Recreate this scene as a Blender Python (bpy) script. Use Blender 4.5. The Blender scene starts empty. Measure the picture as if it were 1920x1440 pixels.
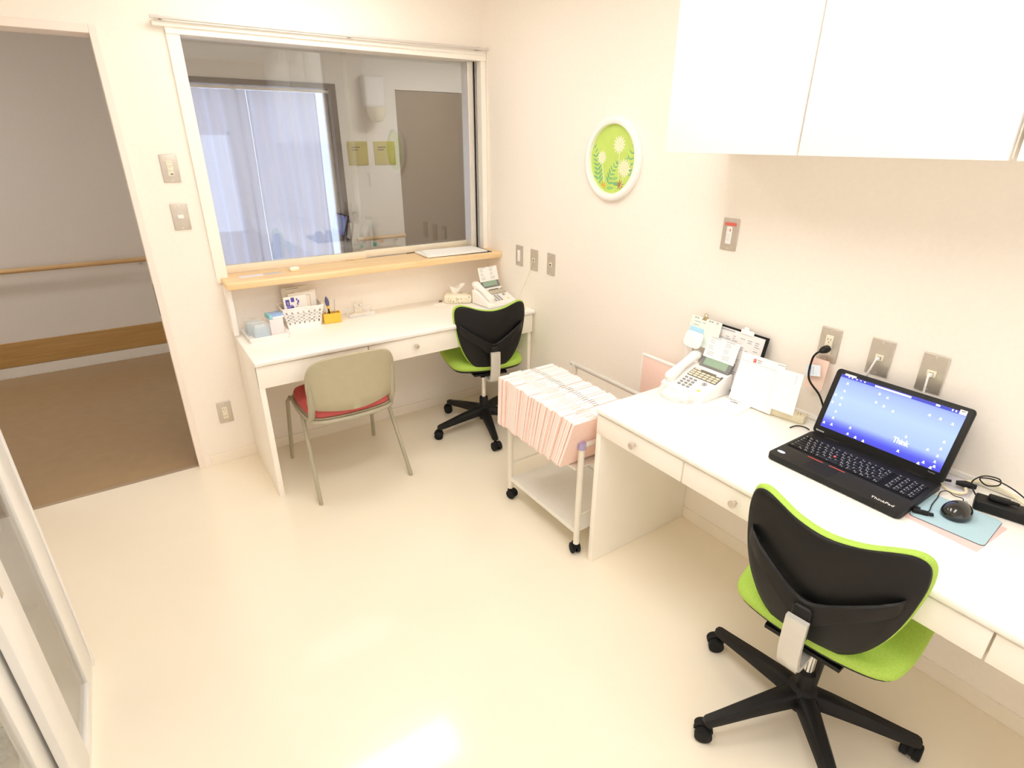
import bpy, bmesh, math, random
from mathutils import Vector, Matrix, Euler
random.seed(7)
PI = math.pi
C = bpy.context.scene.collection
S = bpy.context.scene

# ---------------------------------------------------------------- camera, world, exposure
cam_d = bpy.data.cameras.new('camera'); cam = bpy.data.objects.new('camera', cam_d); C.objects.link(cam)
S.camera = cam
cam_d.sensor_fit = 'HORIZONTAL'; cam_d.sensor_width = 36.0
cam_d.lens = 36.0 * 1053.09 / 1920.0
cam_d.clip_start = 0.02
def set_cam(pos, yaw, pitch, roll):
    fw = Vector((math.sin(yaw)*math.cos(pitch), math.cos(yaw)*math.cos(pitch), -math.sin(pitch)))
    rt = Vector((math.cos(yaw), -math.sin(yaw), 0)); up = rt.cross(fw)
    r2 = math.cos(roll)*rt + math.sin(roll)*up
    u2 = -math.sin(roll)*rt + math.cos(roll)*up
    m = Matrix((r2, u2, -fw)).transposed().to_4x4(); m.translation = Vector(pos)
    cam.matrix_world = m
set_cam((-1.9493, -3.1686, 1.6731), 0.5958, 0.4104, 0.0038)

S.view_settings.view_transform = 'Standard'
S.view_settings.look = 'None'
S.view_settings.gamma = 1.0
S.view_settings.use_curve_mapping = False
S.view_settings.exposure = 0.36
S.cycles.caustics_reflective = False
S.cycles.max_bounces = 16; S.cycles.diffuse_bounces = 12; S.cycles.transparent_max_bounces = 16

W = bpy.data.worlds.new('daylight'); S.world = W; W.use_nodes = True
bg = W.node_tree.nodes['Background']; bg.inputs[0].default_value = (0.60, 0.68, 1.0, 1); bg.inputs[1].default_value = 1.55

ROOM_LIGHT = 7.5      # emission of the room's fluorescent diffusers
HALL_LIGHT = 19.5

# ---------------------------------------------------------------- materials
MATS = {}
def mat(name, col, rough=0.5, metal=0.0, var=0.0, scale=20.0, bump=0.0, emit=None, estr=0.0, spec=0.5, coat=0.0, transm=0.0, alpha=1.0):
    if name in MATS: return MATS[name]
    m = bpy.data.materials.new(name); m.use_nodes = True
    nt = m.node_tree; b = nt.nodes['Principled BSDF']
    b.inputs['Base Color'].default_value = (*col, 1)
    b.inputs['Roughness'].default_value = rough
    b.inputs['Metallic'].default_value = metal
    b.inputs['Specular IOR Level'].default_value = spec
    b.inputs['Coat Weight'].default_value = coat
    b.inputs['Transmission Weight'].default_value = transm
    b.inputs['Alpha'].default_value = alpha
    if emit:
        b.inputs['Emission Color'].default_value = (*emit, 1); b.inputs['Emission Strength'].default_value = estr
    if var > 0 or bump > 0:
        tc = nt.nodes.new('ShaderNodeTexCoord'); n = nt.nodes.new('ShaderNodeTexNoise')
        n.inputs['Scale'].default_value = scale; n.inputs['Detail'].default_value = 4
        nt.links.new(tc.outputs['Object'], n.inputs['Vector'])
        if var > 0:
            r = nt.nodes.new('ShaderNodeValToRGB')
            r.color_ramp.elements[0].position = .3; r.color_ramp.elements[1].position = .7
            r.color_ramp.elements[0].color = (*[c*(1-var) for c in col], 1)
            r.color_ramp.elements[1].color = (*[min(1, c*(1+var*.5)) for c in col], 1)
            nt.links.new(n.outputs['Fac'], r.inputs['Fac']); nt.links.new(r.outputs['Color'], b.inputs['Base Color'])
        if bump > 0:
            bp = nt.nodes.new('ShaderNodeBump'); bp.inputs['Strength'].default_value = bump; bp.inputs['Distance'].default_value = .002
            nt.links.new(n.outputs['Fac'], bp.inputs['Height']); nt.links.new(bp.outputs['Normal'], b.inputs['Normal'])
    MATS[name] = m
    return m
def wood(name, c1, c2, axis='X', scale=1.0, rough=.4):
    if name in MATS: return MATS[name]
    m = bpy.data.materials.new(name); m.use_nodes = True; nt = m.node_tree; b = nt.nodes['Principled BSDF']
    tc = nt.nodes.new('ShaderNodeTexCoord'); mp = nt.nodes.new('ShaderNodeMapping')
    s = {'X': (1.2, 22, 22), 'Y': (22, 1.2, 22), 'Z': (22, 22, 1.2)}[axis]
    mp.inputs['Scale'].default_value = [v*scale for v in s]
    n = nt.nodes.new('ShaderNodeTexNoise'); n.inputs['Scale'].default_value = 2.2; n.inputs['Detail'].default_value = 6; n.inputs['Distortion'].default_value = .6
    r = nt.nodes.new('ShaderNodeValToRGB'); r.color_ramp.elements[0].position = .35; r.color_ramp.elements[1].position = .68
    r.color_ramp.elements[0].color = (*c1, 1); r.color_ramp.elements[1].color = (*c2, 1)
    nt.links.new(tc.outputs['Object'], mp.inputs['Vector']); nt.links.new(mp.outputs[0], n.inputs['Vector'])
    nt.links.new(n.outputs['Fac'], r.inputs['Fac']); nt.links.new(r.outputs['Color'], b.inputs['Base Color'])
    b.inputs['Roughness'].default_value = rough
    MATS[name] = m; return m
def pane_glass(name, tint=(1, 1, 1), f0=.05):
    """thin sheet: sees through, mirrors by the angle of view (Schlick)"""
    if name in MATS: return MATS[name]
    m = bpy.data.materials.new(name); m.use_nodes = True; nt = m.node_tree
    nt.nodes.remove(nt.nodes['Principled BSDF']); out = nt.nodes['Material Output']
    tr = nt.nodes.new('ShaderNodeBsdfTransparent'); tr.inputs[0].default_value = (*tint, 1)
    gl = nt.nodes.new('ShaderNodeBsdfGlossy'); gl.inputs['Roughness'].default_value = .005
    lw = nt.nodes.new('ShaderNodeLayerWeight'); lw.inputs['Blend'].default_value = .5
    pw = nt.nodes.new('ShaderNodeMath'); pw.operation = 'POWER'; pw.inputs[1].default_value = 5
    ml = nt.nodes.new('ShaderNodeMath'); ml.operation = 'MULTIPLY_ADD'; ml.inputs[1].default_value = 1-f0; ml.inputs[2].default_value = f0
    mx = nt.nodes.new('ShaderNodeMixShader')
    nt.links.new(lw.outputs['Facing'], pw.inputs[0]); nt.links.new(pw.outputs[0], ml.inputs[0]); nt.links.new(ml.outputs[0], mx.inputs[0])
    nt.links.new(tr.outputs[0], mx.inputs[1]); nt.links.new(gl.outputs[0], mx.inputs[2]); nt.links.new(mx.outputs[0], out.inputs[0])
    MATS[name] = m; return m
def cloth_translucent(name, col, amt=.5):
    if name in MATS: return MATS[name]
    m = bpy.data.materials.new(name); m.use_nodes = True; nt = m.node_tree
    b = nt.nodes['Principled BSDF']; out = nt.nodes['Material Output']
    b.inputs['Base Color'].default_value = (*col, 1); b.inputs['Roughness'].default_value = .9
    t = nt.nodes.new('ShaderNodeBsdfTranslucent'); t.inputs[0].default_value = (*col, 1)
    mx = nt.nodes.new('ShaderNodeMixShader'); mx.inputs[0].default_value = amt
    nt.links.new(b.outputs[0], mx.inputs[1]); nt.links.new(t.outputs[0], mx.inputs[2]); nt.links.new(mx.outputs[0], out.inputs[0])
    MATS[name] = m; return m
def emissive(name, col, strength):
    return mat(name, (0.8, 0.8, 0.8), emit=col, estr=strength)

M_WALL = mat('wall_paper_cream', (.93, .880, .818), .85, var=.015, scale=60, bump=.12)
M_TRIM = mat('trim_white', (.94, .91, .85), .45, var=.01, scale=30)
M_TRIMPINK = mat('door_trim_pinkish', (.9, .82, .76), .45, var=.01, scale=30)
M_WHITE = mat('laminate_white', (.95, .93, .90), .35, var=.006, scale=15)
M_IVORY = mat('laminate_ivory', (.94, .905, .84), .4, var=.008, scale=15)
M_DESKTOP = mat('desktop_white', (.93, .92, .89), .28, var=.006, scale=15)
M_HALLW = mat('hall_wall_grey_white', (.78, .76, .73), .85, var=.015, scale=50, bump=.1)
M_HALLF = mat('hall_vinyl_brown', (.37, .255, .135), .35, var=.05, scale=14)
M_OAK = wood('oak_shelf', (.83, .58, .30), (.93, .72, .44), 'X')
M_OAKH = wood('oak_handrail', (.62, .40, .19), (.74, .52, .27), 'X')
M_BROWN = mat('door_taupe', (.23, .165, .108), .5, var=.05, scale=8)
M_DKFRAME = mat('frame_dark_brown', (.07, .035, .03), .5, var=.05, scale=20)
M_ALU = mat('aluminium_satin', (.78, .76, .72), .35, metal=.6, var=.02, scale=40)
M_STEEL = mat('plate_brushed_metal', (.62, .57, .50), .38, metal=.55, var=.04, scale=60)
M_CHROME = mat('chrome', (.85, .85, .85), .12, metal=1.0, var=.01, scale=10)
M_BLACK = mat('plastic_black', (.009, .0085, .008), .5, spec=.3, var=.1, scale=40, bump=.05)
M_BLACKG = mat('plastic_black_gloss', (.012, .012, .012), .08, coat=.6, var=.05, scale=20)
M_DARK = mat('rubber_dark', (.009, .009, .009), .7, spec=.3, var=.1, scale=40)
M_LIME = mat('fabric_lime', (.42, .64, .10), .85, var=.10, scale=220, bump=.5)
M_GREYP = mat('chair_plastic_greige', (.47, .43, .30), .45, var=.03, scale=30)
M_GREYF = mat('chair_frame_greige', (.42, .39, .29), .4, var=.03, scale=30)
M_RED = mat('fabric_rose', (.62, .12, .12), .9, var=.12, scale=200, bump=.5)
M_SILVER = mat('silver_paint', (.66, .65, .61), .35, metal=.25, var=.03, scale=30)
M_CREAMTUBE = mat('cart_tube_cream', (.80, .77, .69), .35, var=.02, scale=30)
M_SHELFW = mat('cart_shelf_white', (.84, .83, .79), .4, var=.02, scale=40)
M_PURPLE = mat('cap_lilac', (.42, .36, .60), .4, var=.03, scale=40)
M_PINK = mat('card_pink', (.94, .71, .635), .75, var=.03, scale=80)
M_PAPER = mat('paper_white', (.93, .92, .90), .85, var=.01, scale=60)
M_PAPERG = mat('paper_grey_print', (.62, .61, .62), .85, var=.25, scale=160)
M_INK = mat('ink_dark', (.05, .05, .06), .8, var=.05, scale=60)
M_INKG = mat('ink_grey', (.42, .42, .45), .8, var=.1, scale=90)
M_PHONE = mat('phone_white', (.92, .91, .90), .32, var=.01, scale=40)
M_KEYG = mat('phone_key_grey', (.30, .29, .30), .5, var=.05, scale=60)
M_KEYB = mat('phone_key_beige', (.80, .74, .60), .5, var=.03, scale=60)
M_OLIVE = mat('phone_panel_olive', (.17, .15, .11), .45, var=.05, scale=60)
M_LCD = mat('lcd_green', (.32, .45, .34), .15, var=.03, scale=60)
M_LCDF = mat('lcd_bezel_grey', (.20, .20, .20), .3, var=.04, scale=60)
M_YELLOW = mat('plastic_yellow', (.86, .56, .06), .45, var=.03, scale=40)
M_REDI = mat('ink_red', (.75, .10, .08), .6, var=.03, scale=60)
M_BLUEB = mat('box_blue', (.33, .50, .85), .6, var=.08, scale=60)
M_TEAL = mat('sticker_teal', (.10, .55, .42), .6, var=.05, scale=60)
M_CLEAR = mat('acrylic_clear', (.95, .97, .98), .06, transm=.0, alpha=.28, var=.01, scale=20)
M_CLEARB = mat('plastic_bag_bluish', (.74, .83, .89), .2, alpha=.6, var=.3, scale=60)
M_NAVY = mat('ink_navy', (.10, .08, .45), .6, var=.1, scale=60)
M_OLIVEP = mat('poster_olive', (.50, .44, .10), .7, var=.05, scale=30)
M_PADB = mat('mouse_pad_blue', (.42, .62, .72), .8, var=.03, scale=200, bump=.1)
M_CABLEB = mat('cable_cream', (.84, .78, .58), .5, var=.03, scale=60)
M_WCABLE = mat('cable_white', (.86, .85, .84), .45, var=.02, scale=60)
M_RUST = mat('cable_rust', (.30, .06, .04), .5, var=.05, scale=60)
M_CURTAIN = cloth_translucent('curtain_cloth', (.90, .89, .93), .6)
M_GLASS = pane_glass('window_glass', (.97, .985, .975), .11)
M_GLASSC = pane_glass('cabinet_glass', (.98, .975, .955), .05)
M_DIFF = emissive('light_diffuser', (1.0, .955, .895), ROOM_LIGHT)
M_FILL = emissive('added_fill_glow', (.66, .76, 1.0), 1.0)  # bluish glow of the added fill window, no daylight behind it
M_DIFFH = emissive('hall_light_diffuser', (1.0, .95, .88), HALL_LIGHT)

def floor_mat():
    m = bpy.data.materials.new('floor_vinyl_cream'); m.use_nodes = True; nt = m.node_tree; b = nt.nodes['Principled BSDF']
    tc = nt.nodes.new('ShaderNodeTexCoord'); n = nt.nodes.new('ShaderNodeTexNoise'); n.inputs['Scale'].default_value = 2.2; n.inputs['Detail'].default_value = 5
    r = nt.nodes.new('ShaderNodeValToRGB'); r.color_ramp.elements[0].color = (.885, .815, .675, 1); r.color_ramp.elements[1].color = (.915, .855, .73, 1)
    n2 = nt.nodes.new('ShaderNodeTexNoise'); n2.inputs['Scale'].default_value = 1.3; n2.inputs['Detail'].default_value = 2
    mr = nt.nodes.new('ShaderNodeMapRange'); mr.inputs['To Min'].default_value = .13; mr.inputs['To Max'].default_value = .22
    bp = nt.nodes.new('ShaderNodeBump'); bp.inputs['Strength'].default_value = .12; bp.inputs['Distance'].default_value = .004
    n3 = nt.nodes.new('ShaderNodeTexNoise'); n3.inputs['Scale'].default_value = 9; n3.inputs['Detail'].default_value = 2
    L = nt.links.new
    for k in (n, n2, n3): L(tc.outputs['Object'], k.inputs['Vector'])
    L(n.outputs['Fac'], r.inputs['Fac']); L(r.outputs['Color'], b.inputs['Base Color'])
    L(n2.outputs['Fac'], mr.inputs['Value']); L(mr.outputs[0], b.inputs['Roughness'])
    b.inputs['Coat Weight'].default_value = .5; b.inputs['Coat Roughness'].default_value = .07
    L(n3.outputs['Fac'], bp.inputs['Height']); L(bp.outputs['Normal'], b.inputs['Normal'])
    return m
M_FLOOR = floor_mat()

# ---------------------------------------------------------------- mesh builder
class MB:
    def __init__(self): self.bm = bmesh.new(); self.mats = []
    def _mi(self, m):
        if m is None: return 0
        if m not in self.mats: self.mats.append(m)
        return self.mats.index(m)
    def _end(self, n0, m):
        mi = self._mi(m)
        for f in self.bm.faces:
            if not f.tag: f.tag = True; f.material_index = mi
        return self
    def box(self, a, b, m=None, bev=0.0, seg=2, M=None):
        x0, y0, z0 = [min(p, q) for p, q in zip(a, b)]; x1, y1, z1 = [max(p, q) for p, q in zip(a, b)]
        vs = [self.bm.verts.new(v) for v in ((x0,y0,z0),(x1,y0,z0),(x1,y1,z0),(x0,y1,z0),(x0,y0,z1),(x1,y0,z1),(x1,y1,z1),(x0,y1,z1))]
        fs = [self.bm.faces.new([vs[i] for i in q]) for q in ((3,2,1,0),(4,5,6,7),(0,1,5,4),(1,2,6,5),(2,3,7,6),(3,0,4,7))]
        allv = set(vs)
        if bev > 0:
            es = list({e for f in fs for e in f.edges})
            r = bmesh.ops.bevel(self.bm, geom=es, offset=bev, segments=seg, affect='EDGES', profile=.5, clamp_overlap=True)
            allv = {v for v in allv if v.is_valid} | set(r['verts'])
        if M is not None:
            for v in allv: v.co = M @ v.co
        return self._end(0, m)
    def tube(self, pts, r, m=None, n=10, closed=False, rads=None, caps=True, M=None, sx=1.0):
        pts = [Vector(p) for p in pts]; k = len(pts); rings = []
        up = None
        for i, p in enumerate(pts):
            if closed: t = pts[(i+1) % k] - pts[i-1]
            else: t = (pts[min(i+1, k-1)] - pts[max(i-1, 0)])
            t.normalize()
            if up is None:
                up = Vector((0,0,1)) if abs(t.z) < .9 else Vector((1,0,0))
            sd = t.cross(up)
            if sd.length < 1e-5: sd = t.cross(Vector((0,1,0)))
            sd.normalize(); up = sd.cross(t).normalized()
            rr = rads[i] if rads else r
            ring = []
            for j in range(n):
                a = 2*PI*j/n
                c = p + (sd*math.cos(a)*sx + up*math.sin(a))*rr
                ring.append(self.bm.verts.new(M @ c if M is not None else c))
            rings.append(ring)
        for i in range(k if closed else k-1):
            A, B_ = rings[i], rings[(i+1) % k]
            for j in range(n): self.bm.faces.new((A[j], A[(j+1)%n], B_[(j+1)%n], B_[j]))
        if caps and not closed:
            self.bm.faces.new(list(reversed(rings[0]))); self.bm.faces.new(rings[-1])
        return self._end(0, m)
    def lathe(self, prof, m=None, n=24, M=None):
        rings = []
        for r, z in prof:
            if r < 1e-6: rings.append([self.bm.verts.new(M @ Vector((0,0,z)) if M is not None else (0,0,z))]); continue
            rings.append([self.bm.verts.new((M @ Vector((r*math.cos(2*PI*j/n), r*math.sin(2*PI*j/n), z))) if M is not None else (r*math.cos(2*PI*j/n), r*math.sin(2*PI*j/n), z)) for j in range(n)])
        for A, B_ in zip(rings, rings[1:]):
            for j in range(n):
                if len(A) == 1 and len(B_) == 1: continue
                if len(A) == 1: self.bm.faces.new((A[0], B_[(j+1)%n], B_[j]))
                elif len(B_) == 1: self.bm.faces.new((A[j], A[(j+1)%n], B_[0]))
                else: self.bm.faces.new((A[j], A[(j+1)%n], B_[(j+1)%n], B_[j]))
        if len(rings[0]) > 1: self.bm.faces.new(list(reversed(rings[0])))
        if len(rings[-1]) > 1: self.bm.faces.new(rings[-1])
        return self._end(0, m)
    def cyl(self, p0, p1, r, m=None, n=16, r2=None, M=None):
        return self.tube([p0, p1], r, m, n, rads=[r, r if r2 is None else r2], M=M)
    def poly(self, pts, m=None, M=None):
        vs = [self.bm.verts.new(M @ Vector(p) if M is not None else p) for p in pts]
        self.bm.faces.new(vs); return self._end(0, m)
    def prism(self, pts, vec, m=None, M=None, bev=0):
        """closed outline pts (3D, planar) pushed by vec"""
        vec = Vector(vec); f = lambda p: (M @ Vector(p)) if M is not None else Vector(p)
        A = [self.bm.verts.new(f(p)) for p in pts]; B_ = [self.bm.verts.new(f(Vector(p)+vec)) for p in pts]
        fs = [self.bm.faces.new(list(reversed(A))), self.bm.faces.new(B_)]; n = len(A)
        for i in range(n): fs.append(self.bm.faces.new((A[i], A[(i+1)%n], B_[(i+1)%n], B_[i])))
        if bev > 0:
            es = list({e for g in fs[:2] for e in g.edges})
            bmesh.ops.bevel(self.bm, geom=es, offset=bev, segments=2, affect='EDGES', profile=.5, clamp_overlap=True)
        return self._end(0, m)
    def pad(self, outline, layers, surf, m=None):
        """layers: (scale, offset) from one face's middle round the edge to the other's; surf(u,v,off)->xyz"""
        n = len(outline); cu = sum(p[0] for p in outline)/n; cv = sum(p[1] for p in outline)/n
        rings = []
        for s, o in layers:
            if s == 0: rings.append([self.bm.verts.new(surf(cu, cv, o))])
            else: rings.append([self.bm.verts.new(surf(cu+(p[0]-cu)*s, cv+(p[1]-cv)*s, o)) for p in outline])
        for A, B_ in zip(rings, rings[1:]):
            for j in range(n):
                if len(A) == 1: self.bm.faces.new((A[0], B_[(j+1)%n], B_[j]))
                elif len(B_) == 1: self.bm.faces.new((A[j], A[(j+1)%n], B_[0]))
                else: self.bm.faces.new((A[j], A[(j+1)%n], B_[(j+1)%n], B_[j]))
        return self._end(0, m)
    def mesh(self, name, m=None, smooth=40):
        bmesh.ops.recalc_face_normals(self.bm, faces=self.bm.faces)
        me = bpy.data.meshes.new(name); self.bm.to_mesh(me); self.bm.free()
        ms = self.mats or ([m] if m else [])
        for q in ms: me.materials.append(q)
        if smooth:
            me.shade_smooth(); me.set_sharp_from_angle(angle=math.radians(smooth))
        return me
    def build(self, name, m=None, parent=None, smooth=40, loc=None, rot=None):
        o = bpy.data.objects.new(name, self.mesh(name, m, smooth)); C.objects.link(o)
        if parent is not None: o.parent = parent
        if loc is not None: o.location = loc
        if rot is not None: o.rotation_euler = rot
        return o

def smooth_outline(pts, n=6, closed=True):
    """Catmull-Rom through pts"""
    out = []; k = len(pts)
    for i in range(k if closed else k-1):
        p0, p1, p2, p3 = [Vector(pts[(i+d) % k] if closed else pts[max(0, min(k-1, i+d))]) for d in (-1, 0, 1, 2)]
        for j in range(n):
            t = j/n
            out.append(.5*((2*p1)+(-p0+p2)*t+(2*p0-5*p1+4*p2-p3)*t*t+(-p0+3*p1-3*p2+p3)*t**3))
    if not closed: out.append(Vector(pts[-1]))
    return out
def rrect(w, h, r, n=6, cx=0, cy=0):
    out = []
    for (sx, sy, a0) in ((1, 1, 0), (-1, 1, 90), (-1, -1, 180), (1, -1, 270)):
        for j in range(n+1):
            a = math.radians(a0+90*j/n)
            out.append((cx+sx*(w/2-r)+r*math.cos(a), cy+sy*(h/2-r)+r*math.sin(a)))
    return out

def tag(o, label, cat, group=None, kind=None):
    o['label'] = label; o['category'] = cat
    if group: o['group'] = group
    if kind: o['kind'] = kind
    return o
def thing(name, label, cat, loc=(0,0,0), rz=0.0, group=None):
    o = bpy.data.objects.new(name, None); C.objects.link(o); o.empty_display_size = .1
    o.location = loc; o.rotation_euler = (0, 0, rz)
    return tag(o, label, cat, group)
def struct(name, mb, m=None, parent=None, smooth=0):
    o = mb.build(name, m, parent, smooth)
    if parent is None: o['kind'] = 'structure'
    return o
def kids(o): return [c for c in bpy.data.objects if c.parent == o]
def copy_tree(o, parent=None):
    c = o.copy(); C.objects.link(c)
    if parent is not None: c.parent = parent
    for ch in kids(o): copy_tree(ch, c)
    return c
def text_obj(s, size, m, parent, M, name='lettering', bold=0.0, sx=1.0, depth=0.0003, align='CENTER'):
    cu = bpy.data.curves.new('t', 'FONT'); cu.body = s; cu.size = size; cu.align_x = align; cu.align_y = 'CENTER'
    cu.extrude = depth; cu.offset = bold; cu.resolution_u = 2
    o = bpy.data.objects.new('t', cu); C.objects.link(o); bpy.context.view_layer.update()
    me = bpy.data.meshes.new_from_object(o.evaluated_get(bpy.context.evaluated_depsgraph_get()))
    bpy.data.objects.remove(o); bpy.data.curves.remove(cu)
    me.name = name; me.materials.clear(); me.materials.append(m)
    me.transform(M @ Matrix.Diagonal((sx, 1, 1, 1)))
    q = bpy.data.objects.new(name, me); C.objects.link(q)
    if parent is not None: q.parent = parent
    return q
def frame_M(origin, xd, yd):
    xd = Vector(xd).normalized(); yd = Vector(yd).normalized(); zd = xd.cross(yd).normalized(); yd = zd.cross(xd)
    m = Matrix((xd, yd, zd)).transposed().to_4x4(); m.translation = Vector(origin); return m

# ================================================================ SETTING
CEIL = 2.5
XL, YF = -2.80, -4.70           # left wall, wall behind the camera
DX0, DX1, DZ = -2.70, -1.862, 2.085   # door opening
WX0, WX1, WZ0, WZ1 = -1.592, -.03, .99, 2.10
b = MB()
for a, c in (((XL-.1, 0, 0), (DX0, .12, CEIL)), ((DX0, 0, DZ), (DX1, .12, CEIL)), ((DX1, 0, 0), (WX0, .12, CEIL)),
             ((WX0, 0, 0), (WX1, .12, WZ0)), ((WX0, 0, WZ1), (WX1, .12, CEIL)), ((WX1, 0, 0), (.1, .12, CEIL))):
    b.box(a, c)
bmesh.ops.remove_doubles(b.bm, verts=b.bm.verts, dist=1e-5)
struct('wall_back', b, M_WALL)
struct('wall_right', MB().box((0, YF-.1, 0), (.1, 0, CEIL)), M_WALL)
struct('wall_left', MB().box((XL-.1, YF-.1, 0), (XL, 0, CEIL)), M_WALL)
b = MB()
for a, c in (((XL, YF-.1, 0), (0, YF, .55)), ((XL, YF-.1, 1.75), (0, YF, CEIL)), ((XL, YF-.1, .55), (-2.65, YF, 1.75)), ((-.62, YF-.1, .55), (0, YF, 1.75))): b.box(a, c)
bmesh.ops.remove_doubles(b.bm, verts=b.bm.verts, dist=1e-5)
struct('wall_front', b, M_WALL)
b = MB()
for x in (-2.65, -1.66, -.66): b.box((x, YF-.07, .55), (x+.04, YF-.01, 1.75), bev=.003)
for z in (.55, 1.71): b.box((-2.65, YF-.07, z), (-.62, YF-.01, z+.04), bev=.003)
w3 = struct('added_fill_window', b, M_TRIM)  # unseen window added behind the camera as a soft fill light
MB().box((-2.64, YF-.06, .56), (-.63, YF-.05, 1.74)).build('added_fill_pane', M_FILL, w3, smooth=0)  # emissive sheet that gives the added fill
struct('floor', MB().box((XL-.1, YF-.1, -.06), (.1, .03, 0)), M_FLOOR)
struct('ceiling', MB().box((XL-.1, YF-.1, CEIL), (.1, .12, CEIL+.08)), mat('ceiling_white', (.95, .94, .92), .9, var=.01))
# baseboards (coved vinyl, floor coloured)
M_BASE = mat('baseboard_vinyl', (.92, .865, .77), .4, var=.01)
struct('baseboard_back', MB().box((DX1+.04, -.006, 0), (0, 0, .06), bev=.002), M_BASE)
struct('baseboard_right', MB().box((-.006, YF, 0), (0, -.006, .06), bev=.002), M_BASE)
# door casing
b = MB()
b.box((DX1-.022, -.012, 0), (DX1+.008, .135, DZ+.010), bev=.003)
b.box((DX0-.008, -.012, 0), (DX0+.022, .135, DZ+.010), bev=.003)
b.box((DX0+.022, -.012, DZ-.022), (DX1-.022, .135, DZ+.010), bev=.003)
struct('door_1', b, M_TRIMPINK)
struct('trim_1', MB().box((DX0, .028, -.01), (DX1, .05, .002)), mat('threshold_strip', (.45, .36, .27), .4, metal=.3, var=.04))
struct('trim_2', MB().box((DX1-.0235, .05, .86), (DX1-.0215, .062, 1.02)), M_DKFRAME)  # latch slot in the jamb

# interior window: wooden casing, two frameless sliding panes on wooden bottom rails
b = MB()
b.box((WX0-.018, -.014, 1.0), (WX0+.036, .125, WZ1), bev=.003)          # left jamb
b.box((WX1-.005, -.014, 1.0), (WX1+.028, .125, WZ1), bev=.003)
b.box((WX0-.018, -.02, 2.085), (WX1+.028, .125, 2.125), bev=.003)     # head
struct('window_1', b, M_TRIM)
b = MB(); b.box((-.093, .04, 1.03), (-.04, .12, 2.085), bev=.003)
b2 = MB(); b2.box((-.056, .032, 1.03), (-.05, .042, 2.085))
wj = struct('trim_3', b, M_ALU); struct('track_groove', b2, M_DARK, parent=wj)
WRAIL = mat('window_rail_cream', (.84, .77, .63), .4, var=.02)
for (x0, x1, y, nm, lb) in ((-1.556, -.79, .088, 'left', 'left'), (-.81, -.09, .112, 'right', 'right')):
    t = thing('sliding_pane', {'left': 'left clear sliding glass pane over the wooden shelf, beside the curtain view',
              'right': 'right clear sliding glass pane, nearest the corner above the papers'}[nm], 'window pane', (x0, y, 1.028), group='sliding panes of the reception window')
    MB().box((0, -.011, 0), (x1-x0, .011, .04), bev=.002).build('bottom_rail', WRAIL, t)
    MB().box((0, -.0025, .04), (x1-x0, .0025, 1.057)).build('glass', M_GLASS, t, smooth=0)
    if nm == 'right':
        MB().cyl((.03, -.011, .024), (.03, -.0125, .024), .006).build('finger_screw', M_SHELFW, t)
# curtain rail above the window
t = thing('curtain_rail', 'thin pale curtain rail with brackets above the reception window', 'rail', (0, 0, 2.14))
MB().box((-1.66, -.052, -.006), (-.008, -.034, .006), bev=.003).build('rail', mat('rail_grey', (.72, .69, .66), .4, metal=.3), t)
for x in (-1.62, -.80, -.06):
    MB().box((x-.008, -.045, -.004), (x+.008, 0, .010), bev=.002).build('bracket', M_ALU, t)
tag(MB().box((-1.655, -.03, 2.11), (-.012, 0, 2.132), bev=.003).build('curtain_rail_batten', M_TRIM), 'cream wooden batten running just under the curtain rail', 'batten')

# ---------------------------------------------------------------- hallway beyond
HY = 2.2
b = MB()   # far wall with window opening x -1.75..-.16 and door opening .39..1.45
for a, c in (((-5, HY, 0), (-1.75, HY+.12, 2.5)), ((-1.75, HY, 2.10), (-.165, HY+.12, 2.5)), ((-.165, HY, 0), (.388, HY+.12, 2.5)),
             ((.388, HY, 2.087), (1.5, HY+.12, 2.5)), ((1.5, HY, 0), (3, HY+.12, 2.5)), ((-1.75, HY, 0), (-.165, HY+.12, .12))):
    b.box(a, c)
bmesh.ops.remove_doubles(b.bm, verts=b.bm.verts, dist=1e-5)
struct('wall_far', b, M_HALLW)
struct('wall_hall_left', MB().box((-5.1, .12, 0), (-5, HY+.12, 2.5)), M_HALLW)
struct('wall_hall_right', MB().box((3, .12, 0), (3.1, HY+.12, 2.5)), M_HALLW)
b = MB()
b.box((-5, .06, 0), (XL-.1, .12, 2.5)); b.box((.1, .06, 0), (3, .12, 2.5))
struct('wall_hall_front', b, M_HALLW)
struct('floor_hall', MB().box((-5.1, .03, -.06), (3.1, HY+.12, 0)), M_HALLF)
struct('ceiling_hall', MB().box((-5.1, .12, 2.5), (3.1, HY+.12, 2.58)), mat('ceiling_white', (.95, .94, .92)))
struct('baseboard_far', MB().box((-3.0, HY-.008, 0), (-1.75, HY, .085), bev=.002), M_SHELFW)
struct('trim_4', MB().box((-5, HY-.012, .087), (-1.76, HY, .272), bev=.003), wood('wainscot_oak', (.44, .26, .09), (.54, .34, .13), 'X'))
def handrail(x0, x1, lb, nm='handrail'):
    t = thing(nm, lb, 'handrail', (x0, HY, .802))
    L = x1-x0
    MB().tube([(0, -.075, 0), (L, -.075, 0)], .018, n=14).build('rail', M_OAKH, t)
    n = max(2, int(L/.9)+1)
    for i in range(n):
        x = .08+(L-.16)*i/(n-1)
        MB().tube([(x, 0, -.035), (x, -.03, -.04), (x, -.07, -.03), (x, -.075, -.012)], .007, n=8).build('bracket', M_ALU, t)
    return t
handrail(-4.9, -1.80, 'long wooden handrail on the hallway wall seen through the doorway')
handrail(-.13, .36, 'short wooden handrail below the two yellow notices, seen through the glass')
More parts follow.
